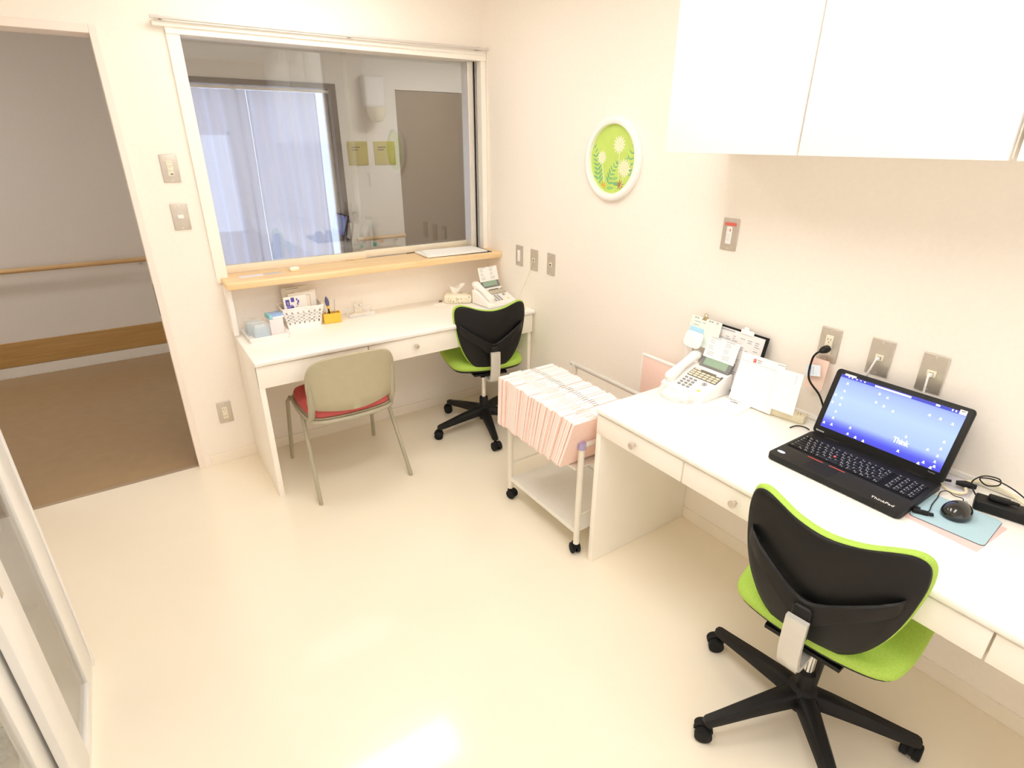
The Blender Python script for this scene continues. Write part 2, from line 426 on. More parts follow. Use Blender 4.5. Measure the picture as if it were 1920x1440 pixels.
# curtained hall window
b = MB()
b.box((-1.75, HY-.02, .0), (-1.70, HY+.12, 2.105), bev=.003); b.box((-.215, HY-.02, 0), (-.165, HY+.12, 2.105), bev=.003)
b.box((-1.70, HY-.02, 2.065), (-.215, HY+.12, 2.105), bev=.003); b.box((-1.70, HY-.02, .0), (-.215, HY+.12, .12), bev=.003)
w2 = struct('window_2', b, M_DKFRAME)
MB().box((-1.70, HY+.09, .12), (-.215, HY+.096, 2.065)).build('pane', M_GLASS, w2, smooth=0)
b = MB()
for x in (-1.70, -.98, -.25): b.box((x, HY+.075, .12), (x+.035, HY+.11, 2.065), bev=.003)
b.build('window_stile', M_ALU, w2)
t = thing('curtain_track', 'white curtain track under the dark brown hall window head', 'rail', (-1.70, HY+.02, 2.045))
MB().box((0, -.012, -.012), (1.48, .012, .012), bev=.003).build('track', M_PAPER, t)
def curtain(x0, x1, lb, seed):
    rnd = random.Random(seed); n = 150; rows = 14; b = MB(); g = []
    ph = rnd.random()*6
    for j in range(rows+1):
        z = 2.03-(2.03-.05)*j/rows; row = []
        for i in range(n+1):
            u = i/n; x = x0+(x1-x0)*u
            spread = 1+.0*j
            y = HY+.02+.034*math.sin(u*(x1-x0)*52+ph+.5*math.sin(u*9+seed))*(.6+.4*j/rows)+.008*math.sin(u*31+j*.35)
            x += .012*math.sin(j*.4+u*7+seed)*j/rows
            row.append(b.bm.verts.new((x, y, z)))
        g.append(row)
    for j in range(rows):
        for i in range(n): b.bm.faces.new((g[j][i], g[j][i+1], g[j+1][i+1], g[j+1][i]))
    b._end(0, None)
    o = b.build('curtain', M_CURTAIN, smooth=180)
    return tag(o, lb, 'curtain', 'curtains of the hall window')
curtain(-1.69, -.895, 'left pale translucent curtain in folds beyond the reception window glass', 1)
curtain(-.885, -.33, 'right pale translucent curtain, ending before the dark window post', 2)
# brown hall door
d = struct('door_2', MB().box((.392, HY+.015, 0), (1.50, HY+.055, 2.085), bev=.003), M_BROWN)
MB().box((1.40, HY-.005, .95), (1.43, HY+.015, 1.2), bev=.004).build('door_handle', M_ALU, d)
# notices, sconce and stickers on the hall wall
for x0, x1, lb in ((-.108, .078, 'left olive yellow square notice beside the curtained window'), (.140, .346, 'right olive yellow square notice beside the brown door')):
    t = tag(MB().box((x0, HY-.006, 1.452), (x1, HY, 1.655), bev=.001).build('notice', M_OLIVEP), lb, 'notice', 'yellow notices on the hall wall')
    b = MB()
    for k in range(2): b.box((x0+.035, HY-.0068, 1.60-.022*k), (x0+.115-.02*k, HY-.0062, 1.608-.022*k))
    b.build('print_lines', M_DKFRAME, t, smooth=0)
t = thing('wall_lamp', 'faint white wall lamp above the two yellow notices', 'lamp', (.16, HY, 1.93))
MB().box((-.10, -.09, 0), (.10, 0, .26), bev=.03, seg=4).build('lamp_shade', mat('lamp_shade_bluish', (.74, .745, .77), .5, var=.01), t)
MB().lathe([(0, -.12), (.05, -.11), (.075, -.06), (.085, 0)], n=20, M=Matrix.Translation((0, -.0, 0)) @ Matrix.Diagonal((1, 1, 1, 1))).build('lamp_base', mat('lamp_base_cream', (.80, .76, .64), .5), t, loc=(0, -.088, 0))
for x, z, m, lb in ((-.065, .725, M_TEAL, 'left round teal sticker below the short handrail'), (.065, .73, M_TEAL, 'right round teal sticker below the short handrail'), (.14, .76, mat('sticker_orange', (.75, .48, .2), .6), 'small orange sticker right of the teal ones')):
    tag(MB().cyl((x, HY-.0015, z), (x, HY, z), .02, n=20).build('wall_sticker', m), lb, 'sticker', 'round stickers under the hall handrail')

# ---------------------------------------------------------------- lamps
def ceiling_light(x, y, w, d, lb, m, fr):
    t = thing('ceiling_light', lb, 'ceiling light', (x, y, CEIL), group='ceiling lights')
    b = MB()
    b.box((-w/2-.025, -d/2-.025, -.03), (w/2+.025, -d/2, 0)); b.box((-w/2-.025, d/2, -.03), (w/2+.025, d/2+.025, 0))
    b.box((-w/2-.025, -d/2, -.03), (-w/2, d/2, 0)); b.box((w/2, -d/2, -.03), (w/2+.025, d/2, 0))
    b.build('frame', M_SHELFW, t, smooth=0)
    MB().box((-w/2, -d/2, -.022), (w/2, d/2, -.004)).build('diffuser', m, t, smooth=0)
ceiling_light(-1.12, -.55, .86, .32, 'rectangular ceiling light nearest the reception window', M_DIFF, 1)
ceiling_light(-1.25, -1.80, 1.2, .45, 'rectangular ceiling light over the middle of the office', M_DIFF, 1)
ceiling_light(-1.25, -2.93, 1.2, .45, 'rectangular ceiling light behind the camera', M_DIFF, 1)
ceiling_light(-3.9, 1.3, .9, .25, 'ceiling light in the hallway beyond the doorway', M_DIFFH, 1)
ceiling_light(.9, 1.2, .9, .25, 'ceiling light in the hallway outside the brown door', M_DIFFH, 1)

# ================================================================ FURNITURE
# --- reception window shelf
b = MB(); b.box((-1.592, -.175, .992), (-.002, .086, 1.027), bev=.007, seg=3)
tag(b.build('window_shelf', M_OAK), 'light oak shelf running under the reception window', 'shelf')
tag(MB().box((-1.590, -.10, .742), (-1.566, 0, .992), bev=.002).build('shelf_bracket', M_WHITE), 'white upright panel holding the left end of the oak shelf', 'bracket')

def knob(parent, x, y, z, direction):
    d = Vector(direction); p = Vector((x, y, z))
    b = MB(); b.tube([p, p+d*.006, p+d*.018, p+d*.022, p+d*.024], .01, n=18, rads=[.006, .006, .0125, .0125, .009])
    b.build('knob', mat('knob_satin', (.66, .58, .50), .3, metal=.5, var=.02), parent)

# --- back desk
H = .738
t = thing('writing_desk', 'long white built-in desk under the reception window', 'desk', (-.79, -.27, 0))
def L(p): return (p[0]+.79, p[1]+.27, p[2])
def lb_(mb, a, c, **k): mb.box(L(a), L(c), **k); return mb
lb_(MB(), (-1.588, -.545, .712), (-.003, -.001, H), bev=.008, seg=3).build('worktop', M_DESKTOP, t)
lb_(MB(), (-1.582, -.525, 0), (-1.556, -.008, .712), bev=.002).build('side_panel', M_IVORY, t)
lb_(MB(), (-.035, -.515, 0), (-.012, -.008, .712), bev=.002).build('side_panel', M_IVORY, t)
lb_(MB(), (-1.556, -.505, .602), (-.035, -.05, .708)).build('drawer_case', M_IVORY, t, smooth=0)
for x0, x1 in ((-1.582, -1.045), (-1.040, -.527), (-.522, -.010)):
    dr = lb_(MB(), (x0, -.528, .598), (x1, -.507, .706), bev=.002).build('drawer', M_IVORY, t)
    q = L(((x0+x1)/2, -.528, .660)); knob(dr, *q, (0, -1, 0))

# --- right desk
t = thing('writing_desk', 'long white built-in desk along the right wall carrying the laptop', 'desk', (-.3, -3.1, 0))
def L(p): return (p[0]+.3, p[1]+3.1, p[2])
lb_(MB(), (-.600, YF+.003, .712), (-.003, -1.745, H), bev=.009, seg=3).build('worktop', M_DESKTOP, t)
lb_(MB(), (-.588, -1.775, 0), (-.008, -1.750, .712), bev=.002).build('side_panel', M_IVORY, t)
lb_(MB(), (-.570, -4.22, 0), (-.008, -4.195, .62), bev=.002).build('side_panel', M_IVORY, t)
lb_(MB(), (-.568, -4.65, .630), (-.06, -1.775, .708)).build('drawer_case', M_IVORY, t, smooth=0)
for k in range(6):
    y0 = -1.752-.421*k; y1 = y0-.416
    dr = lb_(MB(), (-.591, y1, .626), (-.570, y0, .706), bev=.002).build('drawer', M_IVORY, t)
    q = L((-.591, (y0+y1)/2+.006, .667)); knob(dr, *q, (-1, 0, 0))
tag(MB().box((-.012, -1.775, H), (-.001, YF+.003, H+.018), bev=.003).build('desk_upstand', M_DESKTOP), 'low white upstand strip where the long desk meets the wall', 'upstand')

# --- upper cabinets
M_CABD = mat('cabinet_door_white', (.91, .90, .88), .4, var=.004, scale=12)
for k, (y0, lb) in enumerate(((-1.738, 'white wall cabinet with two flat doors, nearest the round picture'), (-2.703, 'white wall cabinet with two flat doors, over the right end of the desk'))):
    if k == 1: y0 = -2.706
    t = thing('wall_cabinet', lb, 'cabinet', (-.17, y0-.478, 1.635), group='wall cabinets')
    MB().box((-.158, -.478, .004), (.168, .478, .86), bev=.001).build('cabinet_body', M_IVORY, t, smooth=0)
    for s in (-1, 1):
        a, c = (.003, .4765) if s > 0 else (-.4765, -.003)
        MB().box((-.182, a, 0), (-.162, c, .86), bev=.002).build('door', M_CABD, t)

# --- glass fronted cabinet, left
t = thing('glass_cabinet', 'white cabinet with sliding glass doors standing at the left', 'cabinet', (-2.57, -1.85, 0))
def L(p): return (p[0]+2.57, p[1]+1.85, p[2])
M_CABW = mat('steel_white', (.84, .83, .81), .3, var=.008, scale=20)
ya, yb, ct = -1.188, -2.60, 1.78
b = MB()
lb_(b, (-2.795, ya-.02, 0), (-2.360, ya, ct), bev=.002); lb_(b, (-2.795, yb, 0), (-2.360, yb+.02, ct), bev=.002)
lb_(b, (-2.795, yb+.02, ct-.02), (-2.360, ya-.02, ct)); lb_(b, (-2.795, yb+.02, 0), (-2.366, ya-.02, .03)); lb_(b, (-2.795, yb+.02, .03), (-2.78, ya-.02, ct-.02))
b.build('cabinet_body', M_CABW, t, smooth=0)
for z in (.31, .62, 1.02, 1.4):
    lb_(MB(), (-2.775, yb+.022, z), (-2.43, ya-.022, z+.014), bev=.001).build('shelf', M_CABW, t)
def slide(y0, y1, x, s0, s1, pull):
    dr = MB(); z0, z1 = .034, ct-.024
    lb_(dr, (x-.010, y0-s0, z0), (x+.010, y0, z1), bev=.003); lb_(dr, (x-.010, y1, z0), (x+.010, y1+s1, z1), bev=.003)
    lb_(dr, (x-.010, y1+s1, z0), (x+.010, y0-s0, z0+.035), bev=.003); lb_(dr, (x-.010, y1+s1, z1-.05), (x+.010, y0-s0, z1), bev=.003)
    o = dr.build('sliding_door', M_CABW, t)
    lb_(MB(), (x-.002, y1+s1-.004, z0+.03), (x+.002, y0-s0+.004, z1-.045)).build('glass', M_GLASSC, o, smooth=0)
    if pull is not None:
        lb_(MB(), (x+.0102, pull-.010, .71), (x+.0115, pull+.010, .78), bev=.0005).build('finger_pull', M_STEEL, o)
slide(-1.222, -1.775, -2.372, .128, .165, -1.70)
slide(-1.72, -2.575, -2.400, .13, .09, None)
# things inside the glass cabinet
tag(MB().box((-2.74, -2.16, .325), (-2.45, -1.865, .545), bev=.006).build('storage_box', M_CABW), 'plain white box on a low shelf inside the glass cabinet', 'box')
for k, (y, z, lb) in enumerate(((-1.76, .325, 'crumpled clear plastic bag beside the white box in the glass cabinet'), (-1.80, .055, 'clear plastic bag at the bottom of the glass cabinet'))):
    rnd = random.Random(k+3); b = MB()
    bmesh.ops.create_icosphere(b.bm, subdivisions=4, radius=1)
    for v in b.bm.verts:
        n = v.co.copy(); f = 1+.22*math.sin(n.x*9+k)*math.sin(n.y*11)+.12*math.sin(n.z*17+n.x*8)
        v.co = Vector((n.x*.11*f, n.y*.075*f, max(n.z*.05*f, -.03)+.03))
    b._end(0, None)
    tag(b.build('plastic_bag', M_CLEARB, loc=(-2.56, y, z)), lb, 'bag', 'plastic bags in the glass cabinet')

# ================================================================ GREEN TASK CHAIR
def task_chair(name, label, loc, rz, base_rot):
    t = thing(name, label, 'office chair', loc, rz, 'green and black office chairs')
    # base: hub with five arms, each with a caster
    MB().lathe([(0, .055), (.028, .055), (.030, .06), (.030, .10), (.046, .105), (.050, .125), (.040, .142), (.028, .150), (.027, .20), (.024, .205), (0, .205)], n=24).build('column_sleeve', M_BLACK, t)
    MB().lathe([(0, .20), (.0145, .20), (.0145, .385), (0, .385)], n=20).build('gas_lift', M_CHROME, t)
    for k in range(5):
        a = base_rot+k*2*PI/5; R_ = Matrix.Rotation(a, 4, 'Z')
        b = MB(); rows = []
        for (r, w, zt, h) in ((.02, .030, .142, .05), (.08, .027, .134, .046), (.18, .0225, .115, .037), (.27, .019, .096, .029), (.312, .0175, .088, .024), (.322, .012, .084, .018)):
            pr = [(-w, zt-h), (w, zt-h), (w*.95, zt-.010), (w*.62, zt), (-w*.62, zt), (-w*.95, zt-.010)]
            rows.append([b.bm.verts.new(R_ @ Vector((r, y, z))) for y, z in pr])
        for A, B_ in zip(rows, rows[1:]):
            for j in range(6): b.bm.faces.new((A[j], A[(j+1)%6], B_[(j+1)%6], B_[j]))
        b.bm.faces.new(list(reversed(rows[0]))); b.bm.faces.new(rows[-1]); b._end(0, None)
        arm = b.build('base_arm', M_BLACK, t, smooth=50)
        # caster: two wheels on a hooded stem
        ca = a+(.9, -.5, .35, 1.2, 2.5)[k]
        Mc = R_ @ Matrix.Translation((.306, 0, 0)) @ Matrix.Rotation(ca-a, 4, 'Z')
        b = MB()
        b.cyl((0, 0, .048), (0, 0, .075), .008, n=12, M=Mc)
        for s in (-1, 1):
            b.tube([(.012, s*.006, .026), (.012, s*.010, .026), (.012, s*.024, .026), (.012, s*.027, .026)], .026, n=24, rads=[.024, .026, .026, .020], M=Mc)
        hood = [(.012+.029*math.cos(q), .026+.029*math.sin(q)) for q in [math.radians(x) for x in range(10, 181, 17)]]
        outl = [(x, z) for x, z in hood]+[(.012-.02, .026), (.012+.02, .030)]
        b.prism([(x, -.006, z) for x, z in outl], (0, .012, 0), M=Mc)
        b.build('caster', M_DARK, arm, smooth=40)
    # mechanism, seat pan, seat
    b = MB(); b.box((-.13, -.055, .385), (.09, .055, .415), bev=.008)
    b.prism([(-.15, -.10, .420), (.13, -.12, .420), (.13, .12, .420), (-.15, .10, .420)], (0, 0, -.012))
    b.build('tilt_mechanism', M_BLACK, t)
    seat = smooth_outline([(.245, 0), (.24, .10), (.215, .185), (.15, .222), (.02, .228), (-.11, .222), (-.180, .195), (-.205, .11), (-.21, 0), (-.205, -.11), (-.180, -.195), (-.11, -.222), (.02, -.228), (.15, -.222), (.215, -.185), (.24, -.10)], 4)
    def ss(u, v, o):
        z = .418+o + .55*(v*v)*.35 - max(0, u-.13)**2*2.0 + .0*u
        return (u+.044, v, z+.007)
    MB().pad(seat, [(0, 0), (.5, 0), (.93, .004), (.965, .012), (.965, .018), (.5, .018), (0, .018)], ss).build('seat_pan', M_BLACK, t, smooth=60)
    MB().pad(seat, [(0, .016), (.6, .016), (.955, .016), (.99, .022), (1.0, .034), (.985, .046), (.93, .054), (.8, .058), (.55, .056), (.3, .052), (0, .050)], ss).build('seat', M_LIME, t, smooth=180)
    # backrest: black dished shell with lime cushion in front
    outl = smooth_outline([(0, .456), (.065, .470), (.120, .512), (.160, .580), (.187, .660), (.203, .745), (.207, .800), (.198, .838), (.170, .853), (.130, .847), (.070, .829), (0, .820),
                           (-.070, .829), (-.130, .847), (-.170, .853), (-.198, .838), (-.207, .800), (-.203, .745), (-.187, .660), (-.160, .580), (-.120, .512), (-.065, .470)], 4)
    def bs(u, v, o):
        w_ = v-.014
        x = -.188 - .045*math.sin(min(1, max(0, (v-.45)/.34))*PI/2) + .9*u*u*(.5+.8*(v-.47)/.38)
        return (x+o+.028, u, w_)
    sh = MB().pad(outl, [(0, .0), (.5, .0), (.9, .002), (.985, .004), (1.0, .009), (.99, .014), (.5, .012), (0, .012)], bs).build('back_shell', M_BLACK, t, smooth=60)
    MB().pad(outl, [(0, .012), (.6, .012), (.99, .013), (1.018, .018), (1.024, .027), (1.008, .037), (.96, .043), (.8, .050), (.4, .055), (0, .056)], bs).build('back_cushion', M_LIME, t, smooth=180)
    # V yoke on the rear and the silver upright
    b = MB(); P_ = []
    for s, z, out in ((-.180, .728, .004), (-.170, .717, .014), (-.140, .694, .022), (-.09, .658, .024), (-.045, .622, .026), (-.015, .602, .027), (0, .598, .027), (.015, .602, .027), (.045, .622, .026), (.09, .658, .024), (.140, .694, .022), (.170, .717, .014), (.180, .728, .004)):
        x = bs(s, z, 0)[0]-out; P_.append(Vector((x, s, z-.014)))
    hs = [.018, .023, .026, .028, .033, .037, .038, .037, .033, .028, .026, .023, .018]
    rows = []
    for p, h in zip(P_, hs):
        rows.append([b.bm.verts.new(p+Vector(q)) for q in ((-.005, 0, h-.005), (.001, 0, h), (.008, 0, h-.003), (.008, 0, -h+.003), (.001, 0, -h), (-.005, 0, -h+.005))])
    for A, B_ in zip(rows, rows[1:]):
        for j in range(6): b.bm.faces.new((A[j], A[(j+1)%6], B_[(j+1)%6], B_[j]))
    b.bm.faces.new(list(reversed(rows[0]))); b.bm.faces.new(rows[-1]); b._end(0, None)
    for s in (-1, 1):
        x = bs(s*.160, .708, 0)[0]; b.cyl((x+.004, s*.158, .694), (x-.012, s*.158, .694), .013, n=14)
    b.box((-.232, -.024, .50), (-.185, .024, .61), bev=.008)
    b.build('back_yoke', M_BLACK, t, smooth=45)
    pth = smooth_outline([(-.243, 0, .580), (-.243, 0, .51), (-.236, 0, .45), (-.215, 0, .402), (-.175, 0, .386), (-.12, 0, .388)], 5, closed=False)
    b = MB(); rows = []
    for i, p in enumerate(pth):
        tt = (pth[min(i+1, len(pth)-1)]-pth[max(i-1, 0)]).normalized(); nn = Vector((tt.z, 0, -tt.x))
        w, h = .027, .009
        rows.append([b.bm.verts.new(p+q) for q in (Vector((0, -w, 0))+nn*h*.6, Vector((0, -w*.7, 0))+nn*h, Vector((0, w*.7, 0))+nn*h, Vector((0, w, 0))+nn*h*.6, Vector((0, w, 0))-nn*h, Vector((0, -w, 0))-nn*h)])
    for A, B_ in zip(rows, rows[1:]):
        for j in range(6): b.bm.faces.new((A[j], A[(j+1)%6], B_[(j+1)%6], B_[j]))
    b.bm.faces.new(list(reversed(rows[0]))); b.bm.faces.new(rows[-1]); b._end(0, None)
    b.build('back_upright', M_SILVER, t, smooth=45)
    MB().tube([(-.02, .05, .398), (-.02, .14, .398), (-.02, .17, .402)], .005, n=8).build('height_lever', M_BLACK, t)
    return t
task_chair('office_chair', 'green and black office chair pulled up to the desk with the laptop', (-.528, -2.670, 0), math.radians(7), math.radians(86-7))
task_chair('office_chair', 'green and black office chair at the reception window desk beside the folder cart', (-.310, -.437, 0), math.radians(76), math.radians(107-76))

# ================================================================ GREY STACKING CHAIR
t = thing('stacking_chair', 'greige stacking chair with rose red seat in front of the window desk', 'chair', (-1.185, -.440, 0), math.radians(90))
for s in (-1, 1):
    MB().tube([(-.268, s*.243, 0.0), (-.262, s*.242, .02), (-.06, s*.222, .385), (-.05, s*.220, .405)], .0135, n=12, sx=.75).build('leg', M_GREYF, t)
    MB().tube([(.275, s*.243, 0.0), (.272, s*.243, .02), (.225, s*.228, .37), (.19, s*.220, .405)], .0135, n=12, sx=.75).build('leg', M_GREYF, t)
b = MB()
pts = smooth_outline([(.235, .0), (.225, .12), (.19, .20), (.06, .222), (-.10, .218), (-.185, .195), (-.215, .12), (-.225, 0), (-.215, -.12), (-.185, -.195), (-.10, -.218), (.06, -.222), (.19, -.20), (.225, -.12)], 4)
b.tube([(p[0], p[1], .408) for p in pts], .011, n=10, closed=True)
b.build('seat_frame', M_GREYF, t)
MB().pad(pts, [(0, 0), (.6, 0), (.95, .004), (.985, .014), (.99, .020), (.9, .020), (0, .020)], lambda u, v, o: (u, v, .408+o)).build('seat_pan', M_GREYP, t, smooth=60)
MB().pad(pts, [(0, .018), (.90, .018), (.965, .024), (.975, .034), (.95, .046), (.85, .054), (.5, .058), (0, .052)], lambda u, v, o: (u, v, .408+o)).build('seat', M_RED, t, smooth=180)
ob = smooth_outline([(-.205, .485), (-.213, .55), (-.215, .62), (-.208, .675), (-.180, .722), (-.12, .746), (0, .756), (.12, .746), (.180, .722), (.208, .675), (.215, .62), (.213, .55), (.205, .485), (.12, .462), (0, .452), (-.12, .462)], 4)
def gb(u, v, o):
    v = v+.006; u = u*1.025
    return (-.175-.16*(v-.44) -.055*(1-(u/.215)**2) - o, u, v)
MB().pad(ob, [(0, 0), (.6, 0), (.97, 0), (1.0, .004), (1.0, .012), (.985, .017), (.6, .014), (0, .014)], gb).build('backrest', M_GREYP, t, smooth=60)
for s in (-1, 1):
    q = [gb(s*.199, z, .010) for z in (.64, .56, .48)]
    q = [Vector(p) for p in q]+[Vector((-.165, s*.203, .425)), Vector((-.14, s*.207, .398))]
    MB().tube(q, .016, n=12, rads=[.006, .014, .017, .017, .014], sx=1.0).build('back_post', M_GREYF, t, smooth=60)

# ================================================================ FOLDER CART
t = thing('folder_cart', 'cream tubular rolling cart full of pink files beside the right desk', 'cart', (-.41, -1.43, 0))
yl, yr, xf, xb = -1.175+1.43, -1.690+1.43, -.605+.41, -.215+.41
def cpost(x, y, top):
    p = MB().cyl((x, y, .055), (x, y, top), .0135, n=18).build('post', M_CREAMTUBE, t)
    return p
for (x, y, top, cap) in ((xf, yl, .53, 0), (xf, yr, .53, 1), (xb, yl, .645, 0), (xb, yr, .645, 0)):
    p = cpost(x, y, top)
    b = MB(); ang = random.Random(int(x*100)+int(y*77)).random()*6
    Mc = Matrix.Translation((x, y, 0)) @ Matrix.Rotation(ang, 4, 'Z')
    b.cyl((0, 0, .045), (0, 0, .065), .008, n=12, M=Mc)
    for s in (-1, 1): b.tube([(.01, s*.004, .024), (.01, s*.008, .024), (.01, s*.018, .024), (.01, s*.021, .024)], .024, n=22, rads=[.021, .024, .024, .018], M=Mc)
    b.box((-.012, -.012, .03), (.028, .012, .052), bev=.006, M=Mc)
    b.build('caster', M_DARK, p)
MB().cyl((xf, yr, .528), (xf, yr, .556), .0175, n=20).build('cap', M_PURPLE, t)
MB().cyl((xf, yl, .528), (xf, yl, .556), .0175, n=20).build('cap', M_PURPLE, t)
for y in (yl, yr):
    MB().cyl((xf+.01, y, .541), (xb, y, .541), .0125, n=16).build('side_tube', M_CREAMTUBE, t)
    MB().cyl((xf, y, .20), (xb, y, .20), .0045, n=10).build('side_rod', M_CREAMTUBE, t)
MB().cyl((xb, yl+.03, .64), (xb, yr-.01, .64), .012, n=16).build('rear_tube', M_SILVER, t)
MB().tube([(xf, yl, .37), (xf+.07, yl-.03, .385), (xb, yl-.04, .385)], .004, n=8).build('brace_rod', M_CREAMTUBE, t)
# upper basket tray and lower shelf
b = MB(); b.box((xf-.012, yr+.02, .418), (xb-.02, yl-.02, .426), bev=.002)
b.box((xb-.03, yr+.02, .426), (xb-.022, yl-.02, .52), bev=.002); b.build('basket_tray', M_SHELFW, t)
MB().box((xf+.07, yr+.12, .385), (xf+.085, yr+.135, .42), bev=.002).build('tray_clip', M_LCDF, t)
b = MB(); b.box((xf-.004, yr+.0, .112), (xb+.004, yl, .118), bev=.001)
b.box((xf-.008, yr, .106), (xf-.002, yl, .126)); b.box((xb+.002, yr, .106), (xb+.008, yl, .126))
b.build('lower_shelf', M_SHELFW, t, smooth=0)

# --- files: pink card covers round white papers, standing in the cart
def file_mesh(k):
    rnd = random.Random(k*13+5); th = .0105+rnd.random()*.0022
    b = MB(); X0, X1, h = -.155, .155, .237+rnd.random()*.003
    for s in (-1, 1): b.box((X0, s*th/2-.0009, 0), (X1, s*th/2+.0009, h))
    b.box((X0, -th/2, 0), (X1, th/2, .0018))
    return b, th, X0, X1, h
ORD = ['first', 'second', 'third', 'fourth', 'fifth', 'sixth', 'seventh', 'eighth', 'ninth', 'tenth', 'eleventh', 'twelfth', 'thirteenth', 'fourteenth', 'fifteenth', 'sixteenth', 'seventeenth']
for k in range(34):
    u = k/33; yt = -1.195-.525*u; yb_ = -1.185-.455*u
    rnd = random.Random(k+99)
    lean = math.atan2(yt-yb_, .235)
    b, th, X0, X1, h = file_mesh(k)
    o = b.build('patient_file', M_PINK, smooth=0)
    xo = -.525+rnd.uniform(-.005, .005)
    o.location = (xo, yb_, .4445+rnd.uniform(0, .002)); o.rotation_euler = (-lean, 0, rnd.uniform(-.006, .006))
    p = MB(); p.box((X0+.0008, -th/2+.001, .003), (X1-.006, th/2-.001, h+rnd.uniform(.0008, .0022)))
    yy = rnd.uniform(-th/3, th/3)
    p.box((X0+.05+.03*rnd.random(), yy-.0006, h-.004), (X0+.11+.03*rnd.random(), yy+.0006, h+.008))
    pp = p.build('papers', M_PAPER, o, smooth=0)
    q = MB(); q.box((X0+.17, -th/2+.002, h-.002), (X0+.20, -th/2+.0026, h+.004)); q.build('index_tab', M_INKG, o, smooth=0)
    if k == 0: tag(o, 'pink patient file at the window end of the packed row in the cart', 'file', 'pink patient files packed in the cart')
    elif k == 33: tag(o, 'pink patient file at the desk end of the cart, its whole cover showing', 'file', 'pink patient files packed in the cart')
    else: tag(o, 'pink patient file packed edge-on in the cart, %s from the %s end of the row' % (ORD[min(k, 33-k)], 'window' if k <= 16 else 'desk'), 'file', 'pink patient files packed in the cart')
# pink file standing by itself against the wall behind the desk end
o = MB().box((0, 0, 0), (.012, .25, .20), bev=.001).build('pink_binder', M_PINK, loc=(-.062, -1.722, .555))
tag(o, 'pink binder with pale rim leaning on the wall behind the desk corner', 'binder')
b = MB(); b.box((-.002, -.002, .196), (.014, .252, .206), bev=.001); b.box((-.002, .246, 0), (.014, .254, .2), bev=.001); b.build('binder_rim', M_PHONE, o)
tag(MB().box((-.075, -1.735, .54), (-.004, -1.465, .555), bev=.002).build('wall_ledge', M_CREAMTUBE), 'narrow cream ledge on the wall carrying the pink binder', 'ledge')

# ================================================================ WALL FITTINGS
def wallR(y, z): return frame_M((0, y, z), (0, -1, 0), (0, 0, 1))     # on the right wall, facing the room
def wallB(x, z): return frame_M((x, 0, z), (1, 0, 0), (0, 0, 1))      # on the back wall
def plate(M, label, kind, cat='socket'):
    """M: frame at the plate's upper left corner"""
    t = thing({'socket': 'wall_socket', 'switch': 'wall_switch', 'jack': 'wall_jack'}[cat], label, cat, (0, 0, 0)); Mc = M @ Matrix.Translation((.035, -.06, 0))
    t.matrix_world = Mc
    MB().box((-.035, -.06, 0), (.035, .06, .0055), bev=.0025, seg=3).build('cover_plate', M_STEEL, t)
    for y in (.052, -.052): MB().cyl((0, y, .005), (0, y, .0065), .003, n=12).build('screw', M_ALU, t)
    CR = mat('fitting_cream', (.85, .80, .64), .4, var=.01)
    if kind == 'outlet':
        b = MB(); b.box((-.0125, -.035, .004), (.0125, .035, .009), CR, bev=.001)
        for yc in (.021, -.018):
            for x in (-.005, .005): b.box((x-.0009, yc-.004, .0085), (x+.0009, yc+.004, .0093), M_INK)
            b.cyl((0, yc-.010, .0085), (0, yc-.010, .0093), .0018, M_INK, n=8)
        b.build('socket_insert', None, t)
    elif kind == 'jack':
        b = MB(); b.box((-.0125, -.010, .004), (.0125, .010, .009), CR, bev=.001)
        b.box((-.006, -.006, .0085), (.006, .004, .0093), M_INK); b.build('jack_insert', None, t)
    elif kind == 'blank':
        b = MB(); b.box((-.0125, -.033, .004), (.0125, .033, .0095), M_PHONE, bev=.001); b.build('switch_rocker', None, t)
    elif kind == 'rockers':
        for y in (.022, 0, -.022):
            MB().box((-.0125, y-.0105, .004), (.0125, y+.0105, .0095), CR, bev=.001).build('switch_rocker', None, t)
        b = MB()
        for y in (.026, .004): b.box((-.007, y, .0095), (.007, y+.0012, .0098), M_KEYG)
        b.box((-.003, -.028, .0095), (.009, -.020, .0098), M_KEYG); b.build('print', None, t)
    elif kind == 'small':
        MB().box((-.0125, -.008, .004), (.0125, .009, .0095), M_PHONE, bev=.001).build('switch_rocker', None, t)
    elif kind == 'red':
        b = MB(); b.box((-.0125, -.035, .004), (.0125, .030, .0095), M_PHONE, bev=.001).build('switch_rocker', None, t)
        b = MB(); b.box((-.026, .033, .0055), (.026, .045, .0062), mat('label_red', (.80, .16, .13), .5)).build('red_label', None, t)
        b = MB(); b.box((.002, .012, .0095), (.006, .022, .0099), M_REDI); b.box((-.008, .016, .0095), (-.003, .0175, .0099), M_KEYG)
        for k in range(3): b.box((-.007, -.002-.009*k, .0095), (.005, -.001-.009*k, .0098), M_KEYG)
        b.build('print', None, t)
    return t
plate(wallR(-1.762, 1.399), 'metal wall switch with a red label, under the wall cabinet', 'red', 'switch')
plate(wallR(-2.224, 1.083), 'metal wall socket with the black plug, left of the two jacks above the laptop', 'outlet', 'socket')
plate(wallR(-2.390, 1.089), 'metal jack plate with white cable behind the middle of the laptop lid', 'jack', 'jack')
plate(wallR(-2.541, 1.085), 'metal jack plate with white cable, rightmost above the laptop', 'jack', 'jack')
plate(wallR(-.337, 1.094), 'metal switch plate on the right wall closest to the oak shelf', 'blank', 'switch')
plate(wallR(-.487, 1.091), 'middle metal plate of the row beside the window desk, thin cord hanging from it', 'jack', 'jack')
plate(wallR(-.647, 1.093), 'metal jack plate beside the window desk farthest from the oak shelf', 'jack', 'jack')
